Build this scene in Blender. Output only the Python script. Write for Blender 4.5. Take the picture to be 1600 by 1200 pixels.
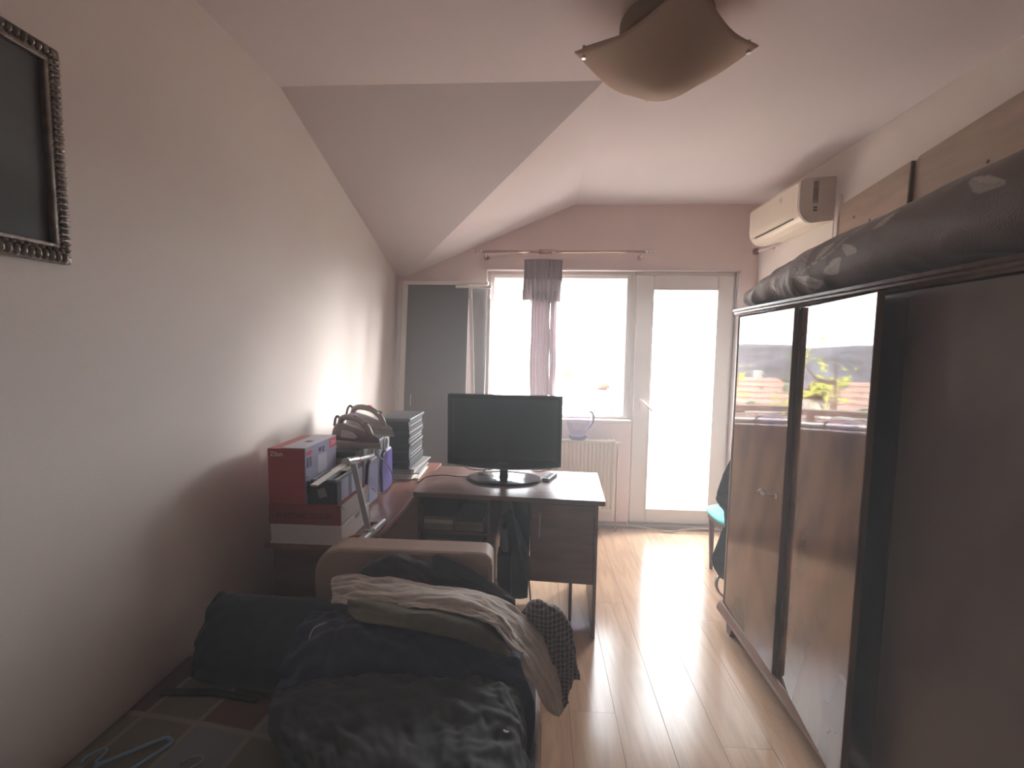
import bpy, bmesh, math, random
from math import sin, cos, pi, radians
from mathutils import Vector, Matrix, noise
random.seed(7)
for o in list(bpy.data.objects): bpy.data.objects.remove(o, do_unlink=True)
S = bpy.context.scene
COL = S.collection

# ------------------------------------------------------------------ camera
F_PX, YAW, PITCH, ROLL = 700.0, -0.05478, 0.08031, 0.01419
cam_d = bpy.data.cameras.new('camera'); cam = bpy.data.objects.new('camera', cam_d); COL.objects.link(cam)
cam_d.sensor_fit = 'HORIZONTAL'; cam_d.sensor_width = 36.0; cam_d.lens = 36.0 * F_PX / 1600.0
cam_d.clip_start = 0.02; cam_d.clip_end = 500
_f = Vector((sin(YAW) * cos(PITCH), cos(YAW) * cos(PITCH), -sin(PITCH)))
_r = Vector((cos(YAW), -sin(YAW), 0)); _u = _r.cross(_f)
_r2 = cos(ROLL) * _r + sin(ROLL) * _u; _u2 = -sin(ROLL) * _r + cos(ROLL) * _u
m = Matrix.Identity(4)
for i in range(3): m[i][0] = _r2[i]; m[i][1] = _u2[i]; m[i][2] = -_f[i]; m[i][3] = (0, 0, 1.5)[i]
cam.matrix_world = m
S.camera = cam

# ------------------------------------------------------------------ light: overcast daylight only
w = bpy.data.worlds.new('overcast_sky'); S.world = w; w.use_nodes = True
wb = w.node_tree.nodes['Background']; wb.inputs[0].default_value = (0.93, 0.96, 1.0, 1); wb.inputs[1].default_value = 9.0
S.view_settings.view_transform = 'Standard'; S.view_settings.look = 'None'
S.view_settings.gamma = 1.0; S.view_settings.exposure = 1.4; S.view_settings.use_curve_mapping = False
S.cycles.use_denoising = True
S.cycles.max_bounces = 14; S.cycles.diffuse_bounces = 8; S.cycles.glossy_bounces = 5; S.cycles.transparent_max_bounces = 12
S.cycles.sample_clamp_indirect = 12

sun_d = bpy.data.lights.new('hazy_sun', 'SUN'); sun_d.energy = 16.0; sun_d.angle = radians(30); sun_d.color = (1.0, .95, .93)
sun = bpy.data.objects.new('hazy_sun', sun_d); COL.objects.link(sun)
_az, _el = radians(63), radians(15)        # bright cloud-veiled sun to the right beyond the balcony
sun.rotation_euler = Vector((sin(_az) * cos(_el), cos(_az) * cos(_el), sin(_el))).to_track_quat('Z', 'Y').to_euler()

# a light portal in the window and door opening guides sampling of the sky (gives off no light itself)
def portal(name, loc, sx, sz):
    d = bpy.data.lights.new(name, 'AREA'); d.shape = 'RECTANGLE'; d.size = sx; d.size_y = sz
    d.cycles.is_portal = True
    o = bpy.data.objects.new(name, d); COL.objects.link(o); o.location = loc
    o.rotation_euler = (radians(-90), 0, 0); return o
portal('window_daylight_portal', (0.18, 3.98, 1.53), 1.24, 1.24)
portal('door_daylight_portal', (1.19, 3.98, 1.07), 0.86, 2.16)

# ------------------------------------------------------------------ materials
MATS = {}
def mat(name, col=(.5, .5, .5), rough=.6, metal=0.0, spec=.5, var=0.0, vscale=8.0, bump=0.0, bscale=60.0, coat=0.0, sheen=0.0, stretch=(1, 1, 1), trans=0.0, ior=1.45, col2=None, detail=3.0):
    if name in MATS: return MATS[name]
    m = bpy.data.materials.new(name); m.use_nodes = True; nt = m.node_tree; N = nt.nodes; L = nt.links
    b = N['Principled BSDF']
    b.inputs['Base Color'].default_value = (*col, 1); b.inputs['Roughness'].default_value = rough
    b.inputs['Metallic'].default_value = metal; b.inputs['Specular IOR Level'].default_value = spec
    b.inputs['Coat Weight'].default_value = coat; b.inputs['Coat Roughness'].default_value = .04
    b.inputs['Sheen Weight'].default_value = sheen; b.inputs['Transmission Weight'].default_value = trans; b.inputs['IOR'].default_value = ior
    tc = N.new('ShaderNodeTexCoord'); mp = N.new('ShaderNodeMapping'); mp.inputs['Scale'].default_value = stretch
    L.new(tc.outputs['Object'], mp.inputs['Vector'])
    if var > 0 or col2:
        nz = N.new('ShaderNodeTexNoise'); nz.inputs['Scale'].default_value = vscale; nz.inputs['Detail'].default_value = detail
        L.new(mp.outputs[0], nz.inputs['Vector'])
        rp = N.new('ShaderNodeValToRGB'); rp.color_ramp.elements[0].position = .3; rp.color_ramp.elements[1].position = .7
        c2 = col2 or tuple(min(1, c * (1 + var)) for c in col); c1 = col if col2 else tuple(c * (1 - var) for c in col)
        rp.color_ramp.elements[0].color = (*c1, 1); rp.color_ramp.elements[1].color = (*c2, 1)
        L.new(nz.outputs['Fac'], rp.inputs[0]); L.new(rp.outputs[0], b.inputs['Base Color'])
    if bump > 0:
        n2 = N.new('ShaderNodeTexNoise'); n2.inputs['Scale'].default_value = bscale; n2.inputs['Detail'].default_value = 4
        L.new(mp.outputs[0], n2.inputs['Vector'])
        bp = N.new('ShaderNodeBump'); bp.inputs['Strength'].default_value = bump; bp.inputs['Distance'].default_value = .01
        L.new(n2.outputs['Fac'], bp.inputs['Height']); L.new(bp.outputs[0], b.inputs['Normal'])
    MATS[name] = m; return m

WALL = mat('wall_paint', (.76, .685, .64), .75, spec=.25, var=.03, vscale=2, bump=.06, bscale=180)
WALLB = mat('pink_wall_paint', (.86, .72, .69), .75, spec=.25, var=.03, vscale=2, bump=.06, bscale=180)
CEIL = mat('ceiling_paint', (.77, .70, .69), .8, spec=.2, var=.02, vscale=2, bump=.05, bscale=150)
WHITE = mat('white_enamel', (.74, .66, .64), .35, var=.03, vscale=5)
WHITEP = mat('white_plastic', (.78, .72, .68), .32, var=.02, vscale=5)
RADW = mat('radiator_enamel', (.74, .66, .58), .4, var=.03, vscale=5)
DESK = mat('desk_brown_laminate', (.20, .115, .095), .28, var=.22, vscale=5, stretch=(1, 6, 6), bump=.02, bscale=40)
DESKR = mat('desk_red_brown_laminate', (.27, .13, .10), .33, var=.2, vscale=5, stretch=(6, 1, 6), bump=.02, bscale=40)
BLACKG = mat('black_gloss_plastic', (.012, .012, .013), .12, var=.05, vscale=3)
BLACKM = mat('black_matt_plastic', (.02, .02, .021), .45, var=.1, vscale=9)
SCREEN = mat('screen_glass', (.022, .023, .026), .32, var=.03, vscale=3)
CHROME = mat('chrome', (.75, .73, .72), .15, metal=1.0, var=.02, vscale=8)
SILVER = mat('silver_paint', (.55, .54, .55), .3, metal=.7, var=.05, vscale=8)
BRASS = mat('champagne_metal', (.62, .47, .38), .28, metal=.8, var=.04, vscale=9)
DARKWOOD = mat('wardrobe_dark_edge', (.10, .052, .038), .22, var=.25, vscale=9, stretch=(4, 4, 1))
BEIGE = mat('beige_upholstery', (.42, .31, .25), .55, var=.05, vscale=6, bump=.12, bscale=160)
PAPER = mat('paper', (.68, .64, .58), .8, var=.08, vscale=30)
CARDW = mat('white_cardboard', (.66, .62, .62), .6, var=.03, vscale=8)

def glass_mat(name, tint=(1, 1, 1), ior=1.45):
    m = bpy.data.materials.new(name); m.use_nodes = True; nt = m.node_tree; N = nt.nodes; L = nt.links
    N.remove(N['Principled BSDF']); out = N['Material Output']
    tr = N.new('ShaderNodeBsdfTransparent'); tr.inputs[0].default_value = (*tint, 1)
    gl = N.new('ShaderNodeBsdfGlossy'); gl.inputs['Roughness'].default_value = .01
    fr = N.new('ShaderNodeFresnel'); ge = N.new('ShaderNodeNewGeometry'); io = N.new('ShaderNodeMapRange')   # thin pane: the same reflectance from inside
    io.inputs['To Min'].default_value = ior; io.inputs['To Max'].default_value = 1 / ior
    L.new(ge.outputs['Backfacing'], io.inputs['Value']); L.new(io.outputs[0], fr.inputs[0])
    mx = N.new('ShaderNodeMixShader'); L.new(fr.outputs[0], mx.inputs[0]); L.new(tr.outputs[0], mx.inputs[1]); L.new(gl.outputs[0], mx.inputs[2])
    L.new(mx.outputs[0], out.inputs[0]); return m
GLASS = glass_mat('window_glass', (.97, .98, .98))
JUGG = glass_mat('lavender_clear_plastic', (.95, .94, .985), 1.2)

def veneer(name, c1, c2, c3, rough=.035, spec=.5, seed=0.0):
    m = bpy.data.materials.new(name); m.use_nodes = True; nt = m.node_tree; N = nt.nodes; L = nt.links; b = N['Principled BSDF']
    tc = N.new('ShaderNodeTexCoord'); mp = N.new('ShaderNodeMapping'); mp.inputs['Scale'].default_value = (1, 1.5, .8); mp.inputs['Location'].default_value = (seed, seed, seed)
    L.new(tc.outputs['Object'], mp.inputs['Vector'])
    nz = N.new('ShaderNodeTexNoise'); nz.inputs['Scale'].default_value = 2.2; nz.inputs['Detail'].default_value = 5; nz.inputs['Distortion'].default_value = 1.2
    L.new(mp.outputs[0], nz.inputs['Vector'])
    wv = N.new('ShaderNodeTexWave'); wv.inputs['Scale'].default_value = 1.6; wv.inputs['Distortion'].default_value = 9; wv.inputs['Detail'].default_value = 3; wv.bands_direction = 'DIAGONAL'
    L.new(mp.outputs[0], wv.inputs['Vector'])
    mx = N.new('ShaderNodeMix'); mx.data_type = 'FLOAT'; mx.inputs[0].default_value = .2
    L.new(nz.outputs['Fac'], mx.inputs[2]); L.new(wv.outputs['Fac'], mx.inputs[3])
    rp = N.new('ShaderNodeValToRGB'); e = rp.color_ramp.elements; e[0].position = .3; e[0].color = (*c1, 1); e[1].position = .75; e[1].color = (*c3, 1)
    k = e.new(.5); k.color = (*c2, 1)
    L.new(mx.outputs[0], rp.inputs[0]); L.new(rp.outputs[0], b.inputs['Base Color'])
    b.inputs['Roughness'].default_value = rough; b.inputs['Specular IOR Level'].default_value = spec
    n2 = N.new('ShaderNodeTexNoise'); n2.inputs['Scale'].default_value = 5; n2.inputs['Detail'].default_value = 2; L.new(tc.outputs['Object'], n2.inputs['Vector'])
    bp = N.new('ShaderNodeBump'); bp.inputs['Strength'].default_value = .05; bp.inputs['Distance'].default_value = .004
    L.new(n2.outputs['Fac'], bp.inputs['Height']); L.new(bp.outputs[0], b.inputs['Normal'])
    return m
VEN = veneer('walnut_veneer', (.09, .040, .020), (.165, .076, .036), (.225, .112, .055))
VEN2 = veneer('walnut_veneer_second', (.085, .038, .019), (.145, .067, .032), (.195, .098, .048), seed=3.7)
VEND = veneer('walnut_veneer_shaded', (.15, .11, .098), (.17, .125, .11), (.19, .14, .12), rough=.22, spec=.3, seed=8.1)  # greyer, duller walnut copy: shade on the near door put into its colour

def floor_mats():
    out = []
    for i, (a, b_) in enumerate((((.52, .33, .21), (.68, .46, .31)), ((.55, .36, .23), (.71, .50, .34)), ((.49, .31, .20), (.65, .44, .29)))):
        m = bpy.data.materials.new('oak_laminate_%s' % 'abc'[i]); m.use_nodes = True; nt = m.node_tree; N = nt.nodes; L = nt.links; b = N['Principled BSDF']
        tc = N.new('ShaderNodeTexCoord'); mp = N.new('ShaderNodeMapping'); mp.inputs['Scale'].default_value = (9, 1.1, 1); mp.inputs['Location'].default_value = (i * 3.1, i * 1.7, 0)
        L.new(tc.outputs['Object'], mp.inputs['Vector'])
        nz = N.new('ShaderNodeTexNoise'); nz.inputs['Scale'].default_value = 2.5; nz.inputs['Detail'].default_value = 6; nz.inputs['Distortion'].default_value = 1.0
        L.new(mp.outputs[0], nz.inputs['Vector'])
        rp = N.new('ShaderNodeValToRGB'); rp.color_ramp.elements[0].position = .32; rp.color_ramp.elements[1].position = .66
        rp.color_ramp.elements[0].color = (*a, 1); rp.color_ramp.elements[1].color = (*b_, 1)
        L.new(nz.outputs['Fac'], rp.inputs[0]); L.new(rp.outputs[0], b.inputs['Base Color'])
        b.inputs['Roughness'].default_value = .19; b.inputs['Specular IOR Level'].default_value = .6
        bp = N.new('ShaderNodeBump'); bp.inputs['Strength'].default_value = .06; bp.inputs['Distance'].default_value = .003
        L.new(nz.outputs['Fac'], bp.inputs['Height']); L.new(bp.outputs[0], b.inputs['Normal'])
        out.append(m)
    return out

def cloth_mat(name, col, rough=.85, var=.12, vscale=25, bump=.25, bscale=220, sheen=.2, transl=0.0):
    m = mat(name, col, rough, spec=.15, var=var, vscale=vscale, bump=bump, bscale=bscale, sheen=sheen)
    if transl > 0:
        N = m.node_tree.nodes; L = m.node_tree.links; b = N['Principled BSDF']
        t = N.new('ShaderNodeBsdfTranslucent'); t.inputs[0].default_value = (*col, 1)
        mx = N.new('ShaderNodeMixShader'); mx.inputs[0].default_value = transl
        L.new(b.outputs[0], mx.inputs[1]); L.new(t.outputs[0], mx.inputs[2]); L.new(mx.outputs[0], N['Material Output'].inputs[0])
    return m

def math_node(nt, op, a, b=None):
    n = nt.nodes.new('ShaderNodeMath'); n.operation = op
    for i, v in enumerate((a, b)):
        if v is None: continue
        if isinstance(v, (int, float)): n.inputs[i].default_value = v
        else: nt.links.new(v, n.inputs[i])
    return n.outputs[0]

def patchwork():
    m = bpy.data.materials.new('patchwork_sheet_print'); m.use_nodes = True; nt = m.node_tree; N = nt.nodes; L = nt.links; b = N['Principled BSDF']
    b.inputs['Roughness'].default_value = .85; b.inputs['Specular IOR Level'].default_value = .15
    tc = N.new('ShaderNodeTexCoord'); mp = N.new('ShaderNodeMapping'); mp.inputs['Rotation'].default_value = (0, 0, radians(7))
    mp.inputs['Location'].default_value = (.115, .055, 0)
    L.new(tc.outputs['Object'], mp.inputs['Vector'])
    sp = N.new('ShaderNodeSeparateXYZ'); L.new(mp.outputs[0], sp.inputs[0])
    ux = math_node(nt, 'DIVIDE', sp.outputs[0], .172); uy = math_node(nt, 'DIVIDE', sp.outputs[1], .235)
    fx = math_node(nt, 'FRACT', ux); fy = math_node(nt, 'FRACT', uy)
    cx = math_node(nt, 'FLOOR', ux); cy = math_node(nt, 'FLOOR', uy)
    cb = N.new('ShaderNodeCombineXYZ'); L.new(cx, cb.inputs[0]); L.new(cy, cb.inputs[1])
    wn = N.new('ShaderNodeTexWhiteNoise'); L.new(cb.outputs[0], wn.inputs['Vector'])
    rp = N.new('ShaderNodeValToRGB'); rp.color_ramp.interpolation = 'CONSTANT'; e = rp.color_ramp.elements
    e[0].position = 0; e[0].color = (.20, .20, .225, 1); e[1].position = .34; e[1].color = (.15, .10, .095, 1)
    k = e.new(.67); k.color = (.18, .165, .135, 1); k = e.new(.88); k.color = (.17, .12, .11, 1)
    L.new(wn.outputs['Value'], rp.inputs[0])
    ln = math_node(nt, 'MAXIMUM', math_node(nt, 'LESS_THAN', fx, .085), math_node(nt, 'LESS_THAN', fy, .065))
    mx = N.new('ShaderNodeMix'); mx.data_type = 'RGBA'; L.new(ln, mx.inputs[0]); L.new(rp.outputs[0], mx.inputs[6]); mx.inputs[7].default_value = (.27, .235, .20, 1)
    L.new(mx.outputs[2], b.inputs['Base Color'])
    nz = N.new('ShaderNodeTexNoise'); nz.inputs['Scale'].default_value = 9; L.new(tc.outputs['Object'], nz.inputs['Vector'])
    bp = N.new('ShaderNodeBump'); bp.inputs['Strength'].default_value = .5; bp.inputs['Distance'].default_value = .01; L.new(nz.outputs['Fac'], bp.inputs['Height']); L.new(bp.outputs[0], b.inputs['Normal'])
    return m

# ------------------------------------------------------------------ mesh helpers
class B:
    """collects shapes (world coordinates) into one bmesh"""
    def __init__(s): s.bm = bmesh.new()
    def box(s, x0, x1, y0, y1, z0, z1, M=None):
        v = [s.bm.verts.new((x, y, z)) for x in (x0, x1) for y in (y0, y1) for z in (z0, z1)]
        for f in ((0, 1, 3, 2), (4, 6, 7, 5), (0, 4, 5, 1), (2, 3, 7, 6), (0, 2, 6, 4), (1, 5, 7, 3)): s.bm.faces.new([v[i] for i in f])
        if M: bmesh.ops.transform(s.bm, matrix=M, verts=v)
        return s
    def prism(s, pts, axis, a, b, M=None):
        """pts: 2D outline, extruded along axis from a to b ('x': pts=(y,z); 'y': (x,z); 'z': (x,y))"""
        def P(p, t): return {'x': (t, p[0], p[1]), 'y': (p[0], t, p[1]), 'z': (p[0], p[1], t)}[axis]
        A = [s.bm.verts.new(P(p, a)) for p in pts]; C = [s.bm.verts.new(P(p, b)) for p in pts]; n = len(pts)
        s.bm.faces.new(A); s.bm.faces.new(C[::-1])
        for i in range(n): s.bm.faces.new((A[i], C[i], C[(i + 1) % n], A[(i + 1) % n]))
        if M: bmesh.ops.transform(s.bm, matrix=M, verts=A + C)
        return s
    def tube(s, path, r, seg=10, cap=True):
        path = [Vector(p) for p in path]; n = len(path); rr = r if isinstance(r, (list, tuple)) else [r] * n
        rings = []; up = None
        for i, p in enumerate(path):
            t = (path[min(i + 1, n - 1)] - path[max(i - 1, 0)]).normalized()
            if up is None:
                up = Vector((0, 0, 1)) if abs(t.z) < .9 else Vector((1, 0, 0))
            a = t.cross(up).normalized(); up = a.cross(t).normalized()
            rings.append([s.bm.verts.new(p + rr[i] * (cos(2 * pi * k / seg) * a + sin(2 * pi * k / seg) * up)) for k in range(seg)])
        for i in range(n - 1):
            for k in range(seg): s.bm.faces.new((rings[i][k], rings[i][(k + 1) % seg], rings[i + 1][(k + 1) % seg], rings[i + 1][k]))
        if cap: s.bm.faces.new(rings[0][::-1]); s.bm.faces.new(rings[-1])
        return s
    def lathe(s, prof, c, seg=32, M=None, sx=1.0, sy=1.0):
        """prof: (radius, z) list around the vertical through c"""
        rings = []; allv = []
        for (r, z) in prof:
            if r < 1e-6: v = [s.bm.verts.new((c[0], c[1], c[2] + z))]
            else: v = [s.bm.verts.new((c[0] + sx * r * cos(2 * pi * k / seg), c[1] + sy * r * sin(2 * pi * k / seg), c[2] + z)) for k in range(seg)]
            rings.append(v); allv += v
        for a, b in zip(rings, rings[1:]):
            for k in range(seg):
                q = [a[k % len(a)], a[(k + 1) % len(a)], b[(k + 1) % len(b)], b[k % len(b)]]
                u = []
                for x in q:
                    if x not in u: u.append(x)
                if len(u) > 2: s.bm.faces.new(u)
        if M: bmesh.ops.transform(s.bm, matrix=M, verts=allv)
        return s
    def grid(s, P, closed_u=False, closed_v=False):
        """P[i][j] points -> quads"""
        V = [[s.bm.verts.new(p) for p in row] for row in P]; n = len(V); mm = len(V[0])
        for i in range(n if closed_u else n - 1):
            for j in range(mm if closed_v else mm - 1):
                s.bm.faces.new((V[i][j], V[(i + 1) % n][j], V[(i + 1) % n][(j + 1) % mm], V[i][(j + 1) % mm]))
        return V
ORG = {}
def link(name, bm, m, parent=None, smooth=False, bevel=0.0, solid=0.0, sub=0, origin=None, mats=None, autosmooth=True, soff=0.0):
    if isinstance(bm, B): bm = bm.bm
    bmesh.ops.recalc_face_normals(bm, faces=bm.faces) if not solid else None
    if parent is not None: org = ORG[parent.name]
    elif origin is not None: org = Vector(origin)
    else:
        xs = [v.co for v in bm.verts]
        org = Vector(((min(c.x for c in xs) + max(c.x for c in xs)) / 2, (min(c.y for c in xs) + max(c.y for c in xs)) / 2, min(c.z for c in xs)))
    for v in bm.verts: v.co -= org
    me = bpy.data.meshes.new(name); bm.to_mesh(me); bm.free()
    if smooth:
        for p in me.polygons: p.use_smooth = True
    for mm in (mats or [m]): me.materials.append(mm)
    o = bpy.data.objects.new(name, me); COL.objects.link(o)
    if parent is not None: o.parent = parent
    else: o.location = org
    ORG[o.name] = org
    if solid:
        md = o.modifiers.new('thickness', 'SOLIDIFY'); md.thickness = solid; md.offset = soff
    if bevel:
        md = o.modifiers.new('bevel', 'BEVEL'); md.width = bevel; md.segments = 2; md.limit_method = 'ANGLE'; md.angle_limit = radians(40)
    if sub:
        md = o.modifiers.new('subd', 'SUBSURF'); md.levels = sub; md.render_levels = sub
    return o
def thing(name, label, cat, loc, group=None):
    o = bpy.data.objects.new(name, None); COL.objects.link(o); o.location = loc; o.empty_display_size = .05
    o['label'] = label; o['category'] = cat
    if group: o['group'] = group
    ORG[o.name] = Vector(loc); return o
def tag(o, label, cat, group=None, kind=None):
    o['label'] = label; o['category'] = cat
    if group: o['group'] = group
    if kind: o['kind'] = kind
    return o
def struct(o): o['kind'] = 'structure'; return o
def text_part(txt, size, m, parent, org, xdir, ydir, depth=.0004, name='lettering', bold=0.0, spacing=1.0):
    """flat print: letters laid on a surface, org = lower left corner in world space"""
    cu = bpy.data.curves.new('txt', 'FONT'); cu.body = txt; cu.size = size; cu.extrude = depth; cu.offset = bold; cu.space_character = spacing
    t = bpy.data.objects.new('txt', cu); COL.objects.link(t)
    dg = bpy.context.evaluated_depsgraph_get(); me = bpy.data.meshes.new_from_object(t.evaluated_get(dg))
    bpy.data.objects.remove(t, do_unlink=True)
    X = Vector(xdir).normalized(); Y = Vector(ydir).normalized(); Z = X.cross(Y)
    for v in me.vertices: v.co = Vector(org) + X * v.co.x + Y * v.co.y + Z * v.co.z - ORG[parent.name]
    me.materials.append(m); o = bpy.data.objects.new(name, me); COL.objects.link(o); o.parent = parent; ORG[o.name] = ORG[parent.name]
    me.name = name; return o
def catmull(P, t):
    n = len(P); f = t * (n - 1); i = min(int(f), n - 2); u = f - i
    p0 = P[i - 1] if i > 0 else 2 * P[0] - P[1]; p1 = P[i]; p2 = P[i + 1]; p3 = P[i + 2] if i + 2 < n else 2 * P[-1] - P[-2]
    return .5 * ((2 * p1) + (-p0 + p2) * u + (2 * p0 - 5 * p1 + 4 * p2 - p3) * u * u + (-p0 + 3 * p1 - 3 * p2 + p3) * u ** 3)
def curve_pts(P, n): P = [Vector(p) for p in P]; return [catmull(P, i / (n - 1)) for i in range(n)]
def cloth(name, rows, m, parent=None, nu=40, nv=60, fold=.012, fu=3.0, fv=1.2, seed=0.0, solid=.004, ragged=.0, ridge=1.0):
    """a draped cloth: rows of control points, smooth between them, with directional folds along its normals"""
    R = [[Vector(p) for p in r] for r in rows]
    G = []
    for i in range(nu):
        u = i / (nu - 1); col = []
        for j in range(nv):
            v = j / (nv - 1); col.append(catmull([catmull(r, v) for r in R], u))
        G.append(col)
    lu = sum((G[i + 1][nv // 2] - G[i][nv // 2]).length for i in range(nu - 1)); lv = sum((G[nu // 2][j + 1] - G[nu // 2][j]).length for j in range(nv - 1))
    out = []
    for i in range(nu):
        row = []
        for j in range(nv):
            p = G[i][j]; du = G[min(i + 1, nu - 1)][j] - G[max(i - 1, 0)][j]; dv = G[i][min(j + 1, nv - 1)] - G[i][max(j - 1, 0)]
            n = du.cross(dv); n = n.normalized() if n.length > 1e-9 else Vector((0, 0, 1))
            if n.z < -.01: n = -n
            s, t = i / (nu - 1) * lu * fu * 10, j / (nv - 1) * lv * fv * 10
            q = Vector((s + .6 * noise.noise(Vector((s * .3, t * .5, seed))), t, seed))
            a = noise.noise(q * .5 + Vector((3, 0, 0))); h = (1 - 2 * abs(a)) * .6 * ridge + .5 * noise.noise(q) + .28 * (1 - 2 * abs(noise.noise(q * 1.7)))
            e = n * (h * fold)
            if ragged and (i in (0, nu - 1) or j in (0, nv - 1)): e += Vector((noise.noise(p * 40), noise.noise(p * 40 + Vector((9, 0, 0))), 0)) * ragged
            row.append(p + e)
        out.append(row)
    b = B(); b.grid(out)
    return link(name, b, m, parent, smooth=True, solid=solid, sub=1)

# ================================================================== SETTING
XL, XR, YB, YF, ZC = -1.17, 1.73, 3.71, -1.35, 2.65
# floor: laminate planks
struct(link('floor', B().box(XL - .1, XR + .1, YF - .1, YB + .25, -.12, -.012), mat('floor_underlay', (.16, .10, .07), .8, var=.1), origin=(0, 0, -.12)))
floor = bpy.data.objects['floor']
FM = floor_mats(); PW = .19; cache = {}
x = XL; r = 0
while x < XR - .005:
    x1 = min(x + PW, XR); L_ = 1.28; y = YF - (r * .47 % 1.28)
    while y < YB + .0:
        a, b_ = max(y, YF), min(y + L_, YB + .0)
        if b_ - a > .02:
            bb = B(); e = .0005
            bb.prism([(x + e, -.012), (x1 - e, -.012), (x1 - e, -.0004), (x1 - e - .0004, 0), (x + e + .0004, 0), (x + e, -.0004)], 'y', a + e, b_ - e)
            link('plank', bb, random.choice(FM), floor)
        y += L_
    x += PW; r += 1
# walls
struct(link('wall_left', B().box(XL - .12, XL, YF - .1, YB + .25, -.1, 2.85), WALL, origin=(XL, 1, 0)))
struct(link('wall_right', B().box(XR, XR + .12, YF - .1, YB + .25, -.1, 2.85), WALL, origin=(XR, 1, 0)))
struct(link('wall_front', B().box(XL - .1, XR + .1, YF - .12, YF, -.1, 2.85), WALL, origin=(0, YF, 0)))
XW0, XM, XD1, ZW, ZS = -.427, .787, 1.602, 2.14, .915
bb = B(); YO = YB + .24
bb.prism([(XL - .02, -.1), (XW0, -.1), (XW0, 2.85), (XL - .02, 2.85)], 'y', YB, YO)
bb.prism([(XW0, ZW), (XD1, ZW), (XD1, 2.85), (XW0, 2.85)], 'y', YB, YO)
bb.prism([(XD1, -.1), (XR + .02, -.1), (XR + .02, 2.85), (XD1, 2.85)], 'y', YB, YO)
bb.prism([(XW0, -.1), (XM, -.1), (XM, ZS), (XW0, ZS)], 'y', YB, YO)
struct(link('wall_back', bb, WALLB, origin=(0, YB, 0)))
# ceiling: flat part, slope falling to the back wall on the left, slope rising to the right beside it
bb = B()
def quad(pts, bm): bm.faces.new([bm.verts.new(p) for p in pts])
XCR, YCR = .268, 2.04
V = {}
def cv(k, p):
    if k not in V: V[k] = bb.bm.verts.new(p)
    return V[k]
vE = cv('E', (XCR, YCR, ZC)); vF = cv('F', (-1.08, YB, 2.08)); vG = cv('G', (.279, YB, ZC))
vA = cv('A', (XL, YCR, ZC)); vH = cv('H', (XL, YB, 2.08))
vR1 = cv('R1', (XR, YB, ZC)); vR2 = cv('R2', (XR, YF, ZC)); vL2 = cv('L2', (XL, YF, ZC)); vM = cv('M', (XCR, YF, ZC)); vN = cv('N', (XR, YCR, ZC))
for f in ((vA, vE, vF, vH), (vE, vG, vF), (vL2, vM, vE, vA), (vM, vR2, vN, vE), (vE, vN, vR1, vG)): bb.bm.faces.new(f)
struct(link('ceiling', bb, CEIL, solid=.06, origin=(0, 0, ZC), soff=-1))
ce = bpy.data.objects['ceiling']
# make the thickness grow upwards
ce.modifiers['thickness'].offset = 1.0 if ce.data.polygons[2].normal.z > 0 else -1.0
# window 1
def empty_struct(name, loc):
    o = bpy.data.objects.new(name, None); COL.objects.link(o); o.location = loc; o['kind'] = 'structure'; ORG[name] = Vector(loc); return o
win = empty_struct('window_1', (.18, 3.79, ZS))
def rect_frame(x0, x1, z0, z1, t, y0, y1, tb=None, tr=None, tt=None):
    b = B(); tb = tb or t; tr = tr or t; tt = tt or t
    b.box(x0, x0 + t, y0, y1, z0, z1).box(x1 - tr, x1, y0, y1, z0, z1).box(x0 + t, x1 - tr, y0, y1, z0, z0 + tb).box(x0 + t, x1 - tr, y0, y1, z1 - tt, z1); return b
link('window_frame', rect_frame(XW0, XM, ZS, ZW, .035, 3.78, 3.85, tr=.03), WHITEP, win, bevel=.004)
for (a, b_) in ((-.392, .030), (.05, .757)):
    link('window_sash', rect_frame(a, b_, ZS + .012, ZW - .03, .032, 3.765, 3.815, tb=.02), WHITEP, win, bevel=.006)
    link('window_pane', B().box(a + .03, b_ - .03, 3.79, 3.794, ZS + .03, ZW - .06), GLASS, win)
link('mullion', B().box(.027, .053, 3.78, 3.85, ZS + .03, ZW - .03), WHITEP, win, bevel=.003)
link('window_handle', B().box(.036, .05, 3.745, 3.765, 1.46, 1.52).tube([(.043, 3.742, 1.5), (.043, 3.73, 1.5), (.043, 3.728, 1.40)], .007), WHITEP, win)
struct(link('trim_1', B().box(XW0 - .02, XM - .005, 3.685, 3.79, ZS - .022, ZS + .004), WHITE, bevel=.004))   # window board
# thin reveal lining
bb = B().box(XW0 - .004, XD1 + .004, 3.70, YO, ZW - .006, ZW + .004).box(XW0 - .004, XW0 + .006, 3.70, YO, ZS, ZW).box(XD1 - .006, XD1 + .004, 3.70, YO, 0, ZW)
struct(link('trim_2', bb, WHITE))
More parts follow.
